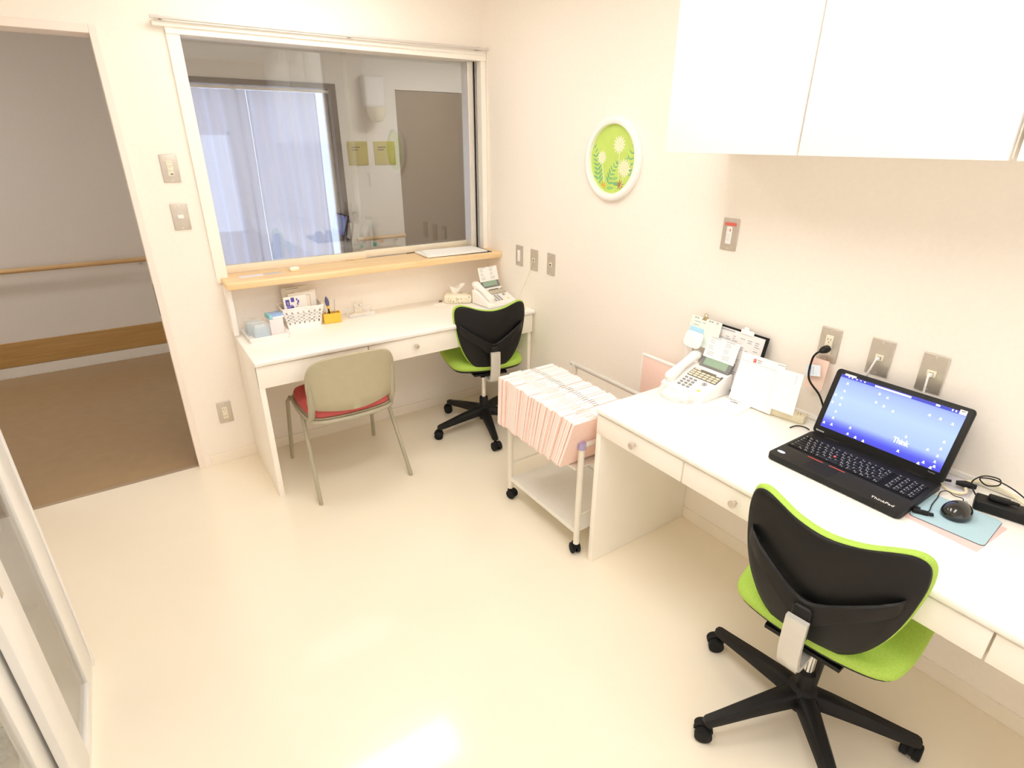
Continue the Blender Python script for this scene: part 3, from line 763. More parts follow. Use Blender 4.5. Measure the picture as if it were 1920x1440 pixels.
plate(wallB(-1.740, 1.606), 'upper metal switch plate with three rockers between doorway and window', 'rockers', 'switch')
plate(wallB(-1.740, 1.392), 'lower metal switch plate with one small button between doorway and window', 'small', 'switch')
plate(wallB(-1.737, .357), 'metal wall socket low between doorway and desk', 'outlet', 'socket')

# --- round botanical picture
t = thing('round_picture', 'round white framed picture of green ferns and dandelions', 'picture', (0, -1.125, 1.592)); t.matrix_world = wallR(-1.125, 1.592)
MB().lathe([(.148, 0), (.178, 0), (.182, .006), (.182, .020), (.176, .027), (.160, .028), (.150, .024), (.148, .012), (.148, 0)], n=72).build('frame', M_PHONE, t, smooth=50)
G0 = mat('print_lime', (.55, .74, .16), .6, var=.06, scale=14); G1 = mat('print_fern', (.20, .50, .24), .6, var=.1, scale=30)
G2 = mat('print_pale', (.80, .84, .58), .6, var=.05, scale=60); G3 = mat('print_green', (.30, .62, .20), .6); G4 = mat('print_rust', (.38, .20, .08), .6); G5 = mat('print_orange', (.68, .40, .08), .6)
b = MB(); b.lathe([(0, 0), (.150, 0), (.150, .008), (0, .008)], G0, n=64)
zl = [.0081]
def inside(p): return math.hypot(p[0], p[1]) < .147
def leaf(x, y, ang, l, w, m):
    pts = []
    for k in range(10):
        a = 2*PI*k/10; u = l*(.5+.5*math.cos(a)); v = w*.5*math.sin(a)*(1.1-.4*math.cos(a))
        pts.append((x+u*math.cos(ang)-v*math.sin(ang), y+u*math.sin(ang)+v*math.cos(ang), zl[0]))
    if all(inside(p) for p in pts): b.poly(pts, m)
    zl[0] += .000004
def fern(p0, p1, n, l, m, bend=0):
    dx, dy = p1[0]-p0[0], p1[1]-p0[1]; a = math.atan2(dy, dx)
    for k in range(n):
        u = k/(n-1); x, y = p0[0]+dx*u - bend*math.sin(u*PI)*dy, p0[1]+dy*u + bend*math.sin(u*PI)*dx
        s = l*(1-.45*u)
        for sg in (-1, 1): leaf(x, y, a+sg*.95, s, s*.26, m)
    leaf(p1[0], p1[1], a, l*.5, l*.16, m)
fern((-.085, -.130), (-.130, .045), 10, .044, G1, -.06)
fern((.100, -.05), (.128, .05), 5, .034, G1, .05); fern((.125, -.10), (.09, .0), 4, .026, G1)
fern((-.02, -.105), (.028, -.02), 6, .036, G1, .1)
leaf(.01, -.105, .0, .05, .014, G1); leaf(-.03, -.128, .1, .05, .014, G3); leaf(.0, -.085, .15, .045, .012, G3)
def head(x, y, r):
    for k in range(14):
        a = 2*PI*k/14; leaf(x, y, a, r, r*.30, G2)
    b.cyl((x, y, zl[0]), (x, y, zl[0]+.0002), r*.42, G2, n=16)
for (x, y, r) in ((.036, .062, .040), (-.074, .006, .032), (.078, -.036, .042)): head(x, y, r)
for p, q in (((.040, .03), (.044, -.09)), ((-.070, -.02), (-.048, -.10)), ((.08, -.07), (.06, -.12))):
    b.prism([(p[0]-.0018, p[1], zl[0]), (p[0]+.0018, p[1], zl[0]), (q[0]+.0018, q[1], zl[0]), (q[0]-.0018, q[1], zl[0])], (0, 0, .0001), G2)
for (x, y, m) in ((.057, -.108, G4), (-.056, -.120, G5)):
    for k in range(8): leaf(x, y, 2*PI*k/8+.2, .024, .006, m)
b.build('print', None, t, smooth=0)

# ================================================================ LAPTOP
t = thing('laptop', 'open black laptop with a blue desktop screen on the long desk', 'laptop', (-.270, -2.531, H), -PI/2)
BK = mat('laptop_black', (.014, .0135, .013), .5, spec=.3, var=.08, scale=60, bump=.04)
b = MB(); b.prism([(x, y+.006, .003) for x, y in rrect(.392, .264, .014)], (0, 0, .019), BK, bev=.002)
base = b.build('base', None, t)
for sx in (-1, 1):
    for sy in (-1, 1): MB().cyl((sx*.165, sy*.10, 0), (sx*.165, sy*.10, .0035), .008, n=12).build('foot', M_DARK, base)
# palm rest fittings
b = MB(); b.prism([(x-.048, y-.080, .0219) for x, y in rrect(.082, .060, .004)], (0, 0, .0004), mat('touchpad', (.015, .0145, .014), .6, var=.05, spec=.2)); b.build('touchpad', None, base)
for x in (-.085, -.018): MB().box((x-.024, -.0455, .0220), (x+.024, -.0425, .0234), bev=.0006).build('pointer_button', M_REDI, base)
text_obj('ThinkPad', .0155, M_PAPER, base, frame_M((.140, -.104, .0223), (1, .0, 0), (0, 1, 0)), 'brand_lettering', sx=1.05)
b = MB(); b.prism([(-.172+.013*math.cos(a), -.088+.008*math.sin(a), .0220) for a in [2*PI*k/20 for k in range(20)]], (0, 0, .0004), mat('sticker_silverblue', (.62, .72, .86), .3)); b.build('sticker', None, base)
# keyboard: key wells and single keys
kb = MB(); kb.prism([(x-.002, y+.022, .0216) for x, y in rrect(.372, .112, .004)], (0, 0, .0006), mat('key_well', (.008, .008, .008), .7, spec=.15)); kb = kb.build('keyboard', None, base)
KC = mat('laptop_key', (.014, .014, .014), .5, spec=.3, var=.1, scale=60); KL = mat('key_legend', (.72, .72, .70), .5)
_k = {}
def key_mesh(w, v):
    if (w, v) in _k: return _k[(w, v)]
    m_ = MB(); h = .0146
    m_.box((-w/2, -h/2, 0), (w/2, h/2, .0024), KC, bev=.0012)
    if v >= 0:
        m_.box((-w/2+.0035, .0012+.0, .00235), (-w/2+.0062, .0044, .0026), KL)
        if v % 3 != 0: m_.box((.0012, -.0046, .00235), (.0040, -.0022, .0026), KL)
        if v % 2: m_.box((-w/2+.0035, -.0044, .00235), (-w/2+.0056, -.0028, .0026), KL)
    _k[(w, v)] = m_.mesh('key'); return _k[(w, v)]
rows = [[.0118]*1+[.0165]*14, [.0165]*15, [.0235]+[.0165]*12+[.024], [.028]+[.0165]*12+[.0195], [.036]+[.0165]*11+[.029], [.022, .0165, .0165, .0165, .07, .018, .018, .0165, .0165, .0165, .0165]]
for r, ws in enumerate(rows):
    x = -.184; y = .0755-.0170*r - (.000 if r else -.001)
    tot = sum(ws); gap = (.272-tot)/(len(ws)-1)
    for i, w in enumerate(ws):
        o = bpy.data.objects.new('key', key_mesh(w, (i*5+r*3) % 6 if w < .03 or True else -1)); C.objects.link(o); o.parent = kb
        o.location = (x+w/2, y-.006, .0222); x += w+gap
for r in range(6):
    for i in range(4):
        o = bpy.data.objects.new('key', key_mesh(.0165, (i+r) % 6)); C.objects.link(o); o.parent = kb
        o.location = (.105+.0195*i+.008, .0705-.0170*r if r else .0705, .0222)
MB().lathe([(0, 0), (.004, 0), (.0045, .003), (.003, .005), (0, .0055)], n=14, M=Matrix.Translation((-.058, .0195, .0225))).build('pointing_stick', M_REDI, base)
# lid
hy, hz = .131, .0215
lid_dir = Vector((0, .075, .212)).normalized(); LH = .230
Ml = frame_M((0, hy, hz), (1, 0, 0), lid_dir)      # z out of the screen, towards the user
b = MB(); b.prism([tuple(Ml @ Vector((x, y+LH/2, -.008))) for x, y in rrect(.392, LH, .012)], Ml.to_3x3() @ Vector((0, 0, .008)), BK, bev=.0018)
lid = b.build('lid', None, t)
MB().cyl((-.15, hy-.001, hz-.004), (-.10, hy-.001, hz-.004), .006, n=14).build('hinge', BK, lid); MB().cyl((.10, hy-.001, hz-.004), (.15, hy-.001, hz-.004), .006, n=14).build('hinge', BK, lid)
def screen_mat():
    m = bpy.data.materials.new('screen_picture'); m.use_nodes = True; nt = m.node_tree; bs_ = nt.nodes['Principled BSDF']
    bs_.inputs['Base Color'].default_value = (.01, .01, .02, 1); bs_.inputs['Roughness'].default_value = .35
    uv = nt.nodes.new('ShaderNodeUVMap'); sp = nt.nodes.new('ShaderNodeSeparateXYZ'); r = nt.nodes.new('ShaderNodeValToRGB')
    e = r.color_ramp.elements
    e[0].position = 0; e[0].color = (.055, .06, .58, 1); e[1].position = 1; e[1].color = (.40, .52, 1, 1)
    for p, c in ((.08, (.07, .08, .70, 1)), (.15, (.16, .20, .90, 1)), (.24, (.36, .48, 1, 1)), (.60, (.42, .56, 1, 1)), (.88, (.33, .43, .98, 1)), (.945, (.27, .36, .95, 1)), (.951, (.05, .06, .48, 1))):
        q = e.new(p); q.color = c
    e[len(e)-1].color = (.06, .07, .5, 1)
    nt.links.new(uv.outputs[0], sp.inputs[0]); nt.links.new(sp.outputs['Y'], r.inputs[0]); nt.links.new(r.outputs[0], bs_.inputs['Emission Color'])
    bs_.inputs['Emission Strength'].default_value = 1.05
    return m
SW, SH, sy0 = .356, .187, .028
b = MB(); vs = [Ml @ Vector(p) for p in ((-SW/2, sy0, .0004), (SW/2, sy0, .0004), (SW/2, sy0+SH, .0004), (-SW/2, sy0+SH, .0004))]
b.poly(vs, screen_mat())
uvl = b.bm.loops.layers.uv.new('UVMap')
for f in b.bm.faces:
    for lp, c in zip(f.loops, ((0, 0), (1, 0), (1, 1), (0, 1))): lp[uvl].uv = c
IW = emissive('icon_white', (.80, .88, 1.0), 1.1); IL = emissive('icon_pale', (.62, .76, 1.0), 1.0); ID = emissive('icon_caption', (.30, .40, .85), .8)
def spos(u, v): return (-SW/2+u*SW, sy0+(1-v)*SH)
def icon(u, v, m, s=.0048, cap=True):
    x, y = spos(u, v)
    b.prism([Ml @ Vector((x+p[0], y+p[1], .0006)) for p in rrect(s, s, s*.3, 2)], Ml.to_3x3() @ Vector((0, 0, .0001)), m)
    if cap: b.prism([Ml @ Vector((x+p[0], y+p[1], .0006)) for p in ((-s*.9, -s), (s*.9, -s), (s*.9, -s*.7), (-s*.9, -s*.7))], Ml.to_3x3() @ Vector((0, 0, .0001)), m if v > .88 else ID)
for u, v in ((.08, .13), (.08, .27), (.02, .38), (.08, .40), (.02, .52), (.09, .52), (.08, .66), (.08, .78), (.36, .13), (.43, .15), (.36, .28), (.43, .30), (.51, .33), (.77, .20), (.85, .20), (.94, .22), (.94, .52), (.94, .64), (.86, .72), (.94, .76), (.94, .86), (.68, .65), (.87, .93), (.95, .93)):
    icon(u, v, IL)
for u, v in ((.02, .91), (.09, .90), (.25, .84), (.25, .95), (.32, .96), (.39, .97), (.67, .91), (.84, .975), (.93, .97)): icon(u, v, IW)
for k, u in enumerate((.07, .10, .14, .175, .21)):
    icon(u, .022, (IW, IW, IL, emissive('icon_red', (.8, .3, .35), .45), IW)[k], .004, False)
for u0, u1, v in ((.30, .595, .030), (.78, .81, .022), (.95, .99, .022), (.895, .905, .022), (.92, .93, .022)):
    (xa, ya_), (xb_, yb2) = spos(u0, v-.014), spos(u1, v+.014)
    b.prism([Ml @ Vector(p) for p in ((xa, ya_, .0006), (xb_, ya_, .0006), (xb_, yb2, .0006), (xa, yb2, .0006))], Ml.to_3x3() @ Vector((0, 0, .0001)), IL)
scr = b.build('screen', None, lid, smooth=0)
x, y = spos(.66, .765)
text_obj('Think', .024, IW, scr, Ml @ Matrix.Translation((x, y, .0008)), 'screen_lettering', sx=.78, bold=.0004)
text_obj('lenovo', .009, M_PAPER, lid, Ml @ Matrix.Translation((-.172, .012, .0004)), 'brand_lettering', sx=1.1)
text_obj('ThinkPad', .005, M_INKG, lid, Ml @ Matrix.Translation((.160, .020, .0004)), 'brand_lettering')
b = MB(); b.prism([Ml @ Vector((x+p[0], y+p[1], .0003)) for x, y in ((-.150, .2165),) for p in rrect(.036, .0065, .0005, 2)], Ml.to_3x3() @ Vector((0, 0, .0003)), M_PAPER); b.build('white_label', None, lid, smooth=0)
b = MB(); b.prism([Ml @ Vector((.168+p[0], .213+p[1], .0003)) for p in rrect(.018, .014, .001, 2)], Ml.to_3x3() @ Vector((0, 0, .0003)), M_PHONE)
b.prism([Ml @ Vector(p) for p in ((.163, .2135, .0007), (.171, .2155, .0007), (.1745, .2185, .0007), (.169, .2170, .0007), (.163, .2155, .0007))], Ml.to_3x3() @ Vector((0, 0, .0001)), M_INK)
for k in range(2): b.prism([Ml @ Vector(p) for p in ((.162, .2085+.002*k, .0007), (.174, .2085+.002*k, .0007), (.174, .2095+.002*k, .0007), (.162, .2095+.002*k, .0007))], Ml.to_3x3() @ Vector((0, 0, .0001)), M_KEYG)
b.build('badge_sticker', None, lid, smooth=0)
MB().cyl(Ml @ Vector((0, .2165, 0)), Ml @ Vector((0, .2165, .0006)), .002, n=12).build('webcam', M_BLACKG, lid)

# ================================================================ DESK PHONES
_key = {}
def phone(label, loc, rz):
    t = thing('desk_phone', label, 'telephone', loc, rz, 'white desk phones')
    w = .105
    side = [(0, 0), (0, .018), (.006, .024), (.150, .082), (.168, .083), (.175, .077), (.175, 0)]
    b = MB(); b.prism([(-w, y, z) for y, z in side], (2*w, 0, 0), bev=.004); body = b.build('body', M_PHONE, t)
    sd = Vector((0, .144, .058)).normalized()
    Mp = frame_M((0, .006, .0242), (1, 0, 0), sd)      # face frame: y up the slope, z out of it
    def pk(x, y, sx, sy, hh, m, nm, r=.0015):
        key = (sx, sy, hh, m.name)
        if key not in _key:
            q = MB(); q.prism([(p[0], p[1], 0) for p in rrect(sx, sy, r, 4)], (0, 0, hh), m, bev=min(hh*.4, .0006)); _key[key] = q.mesh(nm)
        o = bpy.data.objects.new(nm, _key[key]); C.objects.link(o); o.parent = t; o.matrix_local = Mp @ Matrix.Translation((x, y, 0))
        return o
    for r in range(4):
        for c in range(3): pk(-.022+.022*c-.010, .020+.0155*r, .0155, .0095, .003, M_KEYG, 'number_key', .0046)
    pan = MB(); pan.prism([(x+.026, y+.108, 0) for x, y in rrect(.140, .052, .003, 3)], (0, 0, .0012), M_OLIVE); pan = pan.build('function_panel', None, t); pan.matrix_local = Mp
    for r in range(3):
        for c in range(6): pk(-.032+.0225*c+.001, .090+.0125*r, .0185, .0085, .003, M_KEYB, 'function_key', .001)
    pk(-.025, .130, .030, .010, .0022, M_PINK, 'key_label', .001); pk(.075, .130, .022, .008, .0022, M_PHONE, 'key_label', .001)
    nv = MB(); nv.tube([(.010*math.cos(a), .008*math.sin(a), .0015) for a in [2*PI*k/20 for k in range(20)]], .0012, n=6, closed=True); nv.cyl((0, 0, 0), (0, 0, .0025), .004, n=14)
    nv = nv.build('navigation_ring', M_KEYG, t); nv.matrix_local = Mp @ Matrix.Translation((.058, .064, 0))
    pk(.064, .022, .014, .008, .003, mat('key_yellow', (.80, .66, .12), .5), 'yellow_key', .002)
    for k in range(2): pk(.060, .036+.010*k, .012, .003, .0012, M_PHONE, 'small_key', .001)
    # tilting display
    dd = Vector((0, .55, .83)).normalized(); Md = frame_M((.028, .150, .082), (1, 0, 0), dd)
    q = MB(); q.prism([(x, y+.026, -.010) for x, y in rrect(.142, .056, .004, 3)], (0, 0, .012), M_LCDF, bev=.002); dis = q.build('display_housing', None, t); dis.matrix_local = Md
    q = MB(); q.prism([(x, y+.027, .0021) for x, y in rrect(.108, .036, .002, 3)], (0, 0, .0006), M_LCD)
    for k in range(5): q.box((.02+.004*k, .0125, .0027), (.0225+.004*k, .0145, .003), M_KEYG)
    q.build('display', None, dis)
    # card of numbers standing above the display
    cd = Vector((0, .30, .95)).normalized(); Mc = frame_M((.030, .170, .122), (1, 0, 0), cd)
    q = MB(); q.prism([(x, y+.040, 0) for x, y in rrect(.146, .088, .001, 2)], (0, 0, .0012), M_PAPER)
    rnd = random.Random(4)
    for c in (-.048, .024):
        for k in range(11):
            if k % 4 == 3: continue
            l = .018+rnd.random()*.018; q.box((c-.012, .070-.0062*k, .0012), (c-.012+l, .0718-.0062*k, .0014), M_INKG)
    q.box((-.060, .0785, .0012), (-.015, .0805, .0014), M_KEYG); q.box((.010, .0785, .0012), (.05, .0805, .0014), M_KEYG)
    q = q.build('number_card', None, t, smooth=0); q.matrix_local = Mc
    # handset in its cradle on the left
    pts = [(-.076, .004, .040), (-.076, .016, .049), (-.076, .045, .062), (-.076, .09, .083), (-.076, .14, .103), (-.076, .160, .109), (-.076, .178, .108), (-.076, .188, .100)]
    hs = MB().tube(pts, .02, n=20, rads=[.012, .0215, .0195, .0165, .0175, .0225, .0225, .012], M=None, sx=1.12).build('handset', M_PHONE, t, smooth=180)
    q = MB(); q.tube([(-.076, .020, .050), (-.076, .026, .030)], .019, n=20); q.tube([(-.076, .165, .103), (-.076, .162, .082)], .018, n=20); q.build('earpiece', M_PHONE, hs)
    return t
def coil(center_pts, r, tr, turns, n=9):
    """helix of radius r along a smooth path"""
    pts = smooth_outline(center_pts, 24, closed=False); k = len(pts); N = turns*n; out = []
    for i in range(N+1):
        u = i/N*(k-1); a = int(min(u, k-2)); f = u-a; p = Vector(pts[a]).lerp(Vector(pts[a+1]), f)
        tg = (Vector(pts[a+1])-Vector(pts[a])).normalized(); sd = tg.cross(Vector((0, 0, 1))).normalized(); up = sd.cross(tg)
        th = 2*PI*turns*i/N; out.append(p+(sd*math.cos(th)+up*math.sin(th))*r)
    return MB().tube(out, tr, n=6)
p1 = phone('white desk phone with green display beside the paper clipboard', (-.240, -1.850, H), -PI/2)
o = coil([(-.225, -1.765, H+.015), (-.262, -1.770, H+.0085), (-.305, -1.800, H+.0085), (-.320, -1.85, H+.0085), (-.300, -1.905, H+.0085), (-.262, -1.925, H+.0085), (-.240, -1.90, H+.012)], .0062, .0017, 42).build('coiled_cord', M_WCABLE)
tag(o, 'white coiled handset cord looping on the desk before the phone', 'cord')
p2 = phone('white desk phone with raised display in the corner under the oak shelf', (-.122, -.372, H+.004), math.radians(6))

# ================================================================ THINGS ON THE LONG DESK
def sheet(name, c0, xd, yd, w, h, m, th=.0008, lines=None, parent=None):
    """c0 upper left corner; xd right, yd up (both in world)"""
    M = frame_M(c0, xd, yd); b = MB(); b.box((0, -h, 0), (w, 0, th), m)
    for (x0, y0, x1, y1, mm) in (lines or []): b.box((x0, -y1, th), (x1, -y0, th+.0002), mm)
    o = b.build(name, None, parent, smooth=0)
    o.data.transform(M); return o
rt = (0, -1, 0)
# clipboard leaning on the wall
up = Vector((.050, -.012, .25)).normalized()
rnd = random.Random(2)
cb = sheet('clipboard', (-.016, -1.815, .991), (0, -1, -.012), up, .235, .250, M_BLACK, th=.0035)
tag(cb, 'dark clipboard with a grey printed timetable leaning on the wall behind the phone', 'clipboard')
ln = []
for r in range(22):
    for c in range(3, 9):
        if rnd.random() < .8: ln.append((.012+.033*c, .030+.0085*r, .012+.033*c+.010+.016*rnd.random(), .0335+.0085*r, M_INKG if rnd.random() < .85 else M_PINK))
ln.append((.10, .012, .18, .018, M_INKG))
Mcb = frame_M((-.016, -1.725, .992), (0, -1, -.012), up)
b = MB(); b.box((.094, -.238, .0036), (.312, -.008, .0046), mat('paper_pale_grey', (.80, .79, .80), .85, var=.02, scale=50))  # paper a little greyer than the plain white sheets
for (x0, y0, x1, y1, mm) in ln: b.box((x0, -y1, .0046), (x1, -y0, .0048), mm)
o = b.build('timetable_sheet', None, cb, smooth=0); o.data.transform(Mcb)
b = MB(); b.box((.205, -.012, .0046), (.262, .006, .0085), M_PHONE, bev=.002); b.box((.215, .004, .002), (.235, .016, .006), M_PAPER, bev=.001); o = b.build('clip', None, cb); o.data.transform(Mcb)
# pale green note sheet hung in front by a brass clip, blue slip and white memo block
up2 = Vector((.05, 0, .25)).normalized()
ns = sheet('note_sheet', (-.034, -1.700, 1.000), (0, -1, -.01), up2, .150, .118, mat('paper_palegreen', (.76, .86, .80), .85, var=.02, scale=40), lines=[(.004+.012*k, .004, .012+.012*k, .009, M_KEYG if k % 3 else M_PAPER) for k in range(11)]+[(.02, .020, .05, .023, M_INKG), (.06, .019, .075, .022, M_INKG), (.018, .034, .044, .037, M_INKG)])
tag(ns, 'pale green printed note sheet clipped in front of the clipboard', 'paper')
o = sheet('blue_slip', (-.046, -1.708, .957), (0, -1, -.03), up2, .066, .030, mat('paper_skyblue', (.45, .75, .95), .8, var=.02))
tag(o, 'sky blue slip stuck across the pale green sheet', 'paper')
t = thing('brass_clip', 'small brass bulldog clip on top of the pale green sheet', 'clip', (-.031, -1.766, 1.0))
b = MB(); b.box((-.006, -.009, -.012), (.006, .009, .004), bev=.002); b.tube([(0, -.006, .004), (0, -.008, .014), (0, 0, .020), (0, .008, .014), (0, .006, .004)], .0015, n=8); b.build('jaw', mat('brass', (.62, .50, .30), .3, metal=.8, var=.05), t)
b = MB(); b.prism([(x, y, 0) for x, y in rrect(.080, .066, .018, 6)], (0, 0, .010), M_PHONE, bev=.003); o = b.build('memo_block', None)
o.data.transform(frame_M((-.072, -1.752, .910), (.10, -1, -.08), (.35, .0, 1))); tag(o, 'white round-cornered memo holder tilted behind the phone handset', 'memo holder')
MB().box((-.062, -1.742, H), (-.050, -1.705, .895), bev=.003).build('stand', M_PHONE, o)
# letter pad with red logo, second sheet in front
lp = sheet('letter_pad', (-.068, -1.985, .928), rt, (.045, 0, .185), .178, .190, M_PAPER, th=.004, lines=[(.004, .030, .172, .0312, M_INKG), (.052, .012, .064, .027, M_REDI), (.055, .0135, .0575, .0255, M_PAPER), (.0605, .0135, .062, .0255, M_PAPER), (.068, .013, .086, .016, M_KEYG), (.068, .018, .086, .020, M_INKG), (.068, .022, .084, .0245, M_KEYG), (.148, .004, .175, .007, M_INKG)])
tag(lp, 'white letter pad with small red logo propped up beside the clipboard', 'paper')
o = sheet('memo_sheet', (-.098, -2.148, .922), (0, -1, .05), (.035, 0, .18), .098, .150, M_PAPER, th=.001, lines=[(.075, .01+.004*k, .078, .012+.004*k, M_INKG) for k in range(8)])
tag(o, 'blank white memo sheet leaning in front of the power strip', 'paper')
b = MB(); b.box((-.055, -.050, 0), (.055, .050, .008), M_PAPER, bev=.001)
o = b.build('note_pad', None, loc=(-.172, -2.035, H), rot=(0, 0, math.radians(-82)))
b = MB()
text_obj('AGM', .011, M_INK, o, frame_M((-.004, .034, .0081), (1, 0, 0), (0, 1, 0)), 'lettering', bold=.0004, sx=1.2)
b.box((-.054, -.0495, .0030), (.054, -.0502, .0034), M_INKG); b.build('page_edge', None, o, smooth=0)
tag(o, 'small white note pad lying flat with a tiny dark printed word', 'note pad')
# power strip, plug, notes
t = thing('power_strip', 'cream power strip behind the leaning sheets left of the laptop', 'power strip', (-.075, -2.185, H), math.radians(-80))
MB().box((-.085, -.022, 0), (.085, .022, .028), bev=.004).build('body', M_CABLEB, t)
for k in range(4):
    b = MB()
    for s in (-1, 1): b.box((-.06+.04*k+s*.005-.001, -.005, .0279), (-.06+.04*k+s*.005+.001, .004, .0284))
    b.box((-.061+.04*k, .008, .0279), (-.059+.04*k, .010, .0284)); b.build('outlet', M_INK, t, smooth=0)
o = sheet('pink_note', (-.022, -2.222, .972), (0, -1, .0), (.02, 0, .2), .062, .110, mat('paper_peach', (.93, .70, .60), .85, var=.02)); tag(o, 'peach pink note paper stuck on the wall under the socket', 'paper')
o = sheet('blue_tag', (-.040, -2.215, .945), (0, -1, .25), (.02, -.05, .2), .052, .040, mat('paper_paleblue', (.74, .82, .92), .85), lines=[(.01+.008*k, .006, .012+.008*k, .034, M_INKG) for k in range(3)]); tag(o, 'small pale blue paper tag in front of the peach note', 'paper')
def cable(name, pts, r, m, label, extra=None, parent=None):
    o = MB().tube(smooth_outline(pts, 8, closed=False), r, n=8).build(name, m, parent, smooth=180)
    return tag(o, label, 'cable') if parent is None else o
pc = cable('power_cable', [(-.040, -2.262, 1.008), (-.048, -2.247, .998), (-.040, -2.232, .965), (-.048, -2.240, .90), (-.040, -2.285, .85), (-.035, -2.31, .80), (-.040, -2.33, .755), (-.06, -2.35, .745), (-.075, -2.40, .7435)], .0035, M_BLACK, 'black power cable hanging from the wall socket down behind the laptop')
b = MB(); b.tube([(-.008, -2.259, 1.010), (-.022, -2.260, 1.010), (-.036, -2.259, 1.010), (-.046, -2.255, 1.006)], .012, n=14, rads=[.013, .0135, .012, .006]); b.build('plug', M_BLACK, pc)
for (y, z, y2, lb) in ((-2.424, 1.028, -2.385, 'white network cable from the jack plate behind the laptop, left one'), (-2.576, 1.024, -2.580, 'white network cable from the rightmost jack plate above the laptop')):
    o = cable('network_cable', [(-.006, y, z), (-.022, y+.001, z-.004), (-.026, y+(y2-y)*.3, z-.05), (-.024, y+(y2-y)*.8, z-.12), (-.024, y2, z-.20), (-.03, y2, .76), (-.045, y2+.01, .7445), (-.06, y2+.04, .7425)], .0032, M_WCABLE, lb)
    MB().box((-.02, y-.0055, z-.006), (-.0085, y+.0055, z+.004), bev=.001).build('plug', M_WCABLE, o)
o = cable('phone_line', [(-.008, -.522, 1.030), (-.02, -.520, 1.015), (-.022, -.500, .95), (-.03, -.455, .86), (-.045, -.43, .79), (-.05, -.42, .742+.003), (-.035, -.46, .742), (-.03, -.49, .742), (-.055, -.495, .742), (-.075, -.46, .742), (-.08, -.40, .745)], .0018, M_CABLEB, 'thin cream phone line hanging from the wall plate to the corner desk phone')
o = cable('small_cable', [(-.145, -2.262, .742), (-.115, -2.268, .743), (-.10, -2.29, .743), (-.105, -2.31, .742)], .0022, M_BLACK, 'short black cable end lying left of the laptop hinge')

# mouse pad, folder, mouse
b = MB(); b.prism([(x, y, 0) for x, y in rrect(.175, .175, .004, 2)], (0, 0, .002), mat('folder_rose', (.85, .58, .58), .7, var=.03), bev=.0005)
o = b.build('pink_folder', None, loc=(-.277, -2.812, H), rot=(0, 0, math.radians(-3))); tag(o, 'thin pink folder under the blue mouse pad', 'folder')
b = MB(); b.prism([(x, y, 0) for x, y in rrect(.162, .168, .012, 5)], (0, 0, .0028), M_PADB, bev=.0008)
pad_ = b.build('mouse_pad', None, loc=(-.2585, -2.808, H+.0022), rot=(0, 0, math.radians(4))); tag(pad_, 'light blue mouse pad beside the laptop', 'mouse pad')
MB().prism([(x, y, -.0003) for x, y in rrect(.1635, .1695, .012, 5)], (0, 0, .0012)).build('rubber_base', M_DARK, pad_)
t = thing('computer_mouse', 'glossy black mouse on the light blue mouse pad', 'mouse', (-.246, -2.805, H+.0052), math.radians(-100))
b = MB(); bmesh.ops.create_uvsphere(b.bm, u_segments=28, v_segments=16, radius=1)
for v in b.bm.verts:
    x, y, z = v.co; w = .0335*(1-.10*y); v.co = Vector((x*w, y*.044, (max(z, -.25)+.25)*.033))
b._end(0, None); b.build('shell', M_BLACKG, t, smooth=180)
MB().tube([(0, .018, .036), (0, .022, .0370), (0, .028, .0335)], .0035, n=12).build('scroll_wheel', M_INKG, t)
b = MB(); b.box((-.008, .038, .012), (.008, .044, .017), bev=.001); b.build('logo_plate', M_ALU, t)
zc = H+.008
o = cable('mouse_cable', [(-.198, -2.797, H+.016), (-.180, -2.794, H+.022), (-.165, -2.786, H+.018), (-.150, -2.765, zc), (-.140, -2.745, zc), (-.160, -2.735, zc), (-.200, -2.742, zc), (-.250, -2.748, zc), (-.292, -2.757, zc), (-.306, -2.748, zc), (-.308, -2.733, zc+.003)], .0013, M_BLACK, 'thin black mouse cable looping over the pad to the laptop side')
MB().box((-.315, -2.741, H+.007), (-.303, -2.7275, H+.015), bev=.002).build('plug', M_BLACK, o)
b = MB(); b.box((-.020, -.007, 0), (.016, .007, .009), bev=.002); b.box((.016, -.005, .002), (.028, .005, .007), bev=.001)
t = tag(b.build('usb_receiver', M_BLACK, loc=(-.318, -2.748, H+.0062), rot=(0, 0, math.radians(-62))), 'black plug stick on the near left corner of the mouse pad', 'usb stick')
# charger with its cables
t = thing('power_adapter', 'black laptop charger brick lying by the wall beyond the mouse', 'charger', (-.128, -2.868, H), math.radians(-75))
b = MB(); b.box((-.062, -.026, .0), (.062, .026, .032), bev=.006, seg=3); b.build('brick', M_BLACK, t)
b = MB(); b.box((-.002, .004, .032), (.026, .022, .0325)); b.build('rating_label', M_LCDF, t)
b = MB(); b.box((-.036, -.008, .0335), (.012, .014, .0455), bev=.004); b.tube([(.012, .003, .040), (.030, .003, .040)], .006, n=12, rads=[.006, .004]); b.build('connector', M_BLACK, t)
cable('charger_cable', [(-.118, -2.802, H+.02), (-.100, -2.785, H+.03), (-.070, -2.775, H+.035), (-.045, -2.790, H+.05), (-.052, -2.825, H+.060), (-.085, -2.835, H+.058), (-.098, -2.812, H+.05), (-.080, -2.790, H+.055), (-.045, -2.815, H+.050), (-.030, -2.860, H+.035), (-.035, -2.915, H+.01), (-.065, -2.945, H+.006), (-.09, -2.955, H+.005)], .0019, M_BLACK, 'black charger cable coiled above the charger brick')
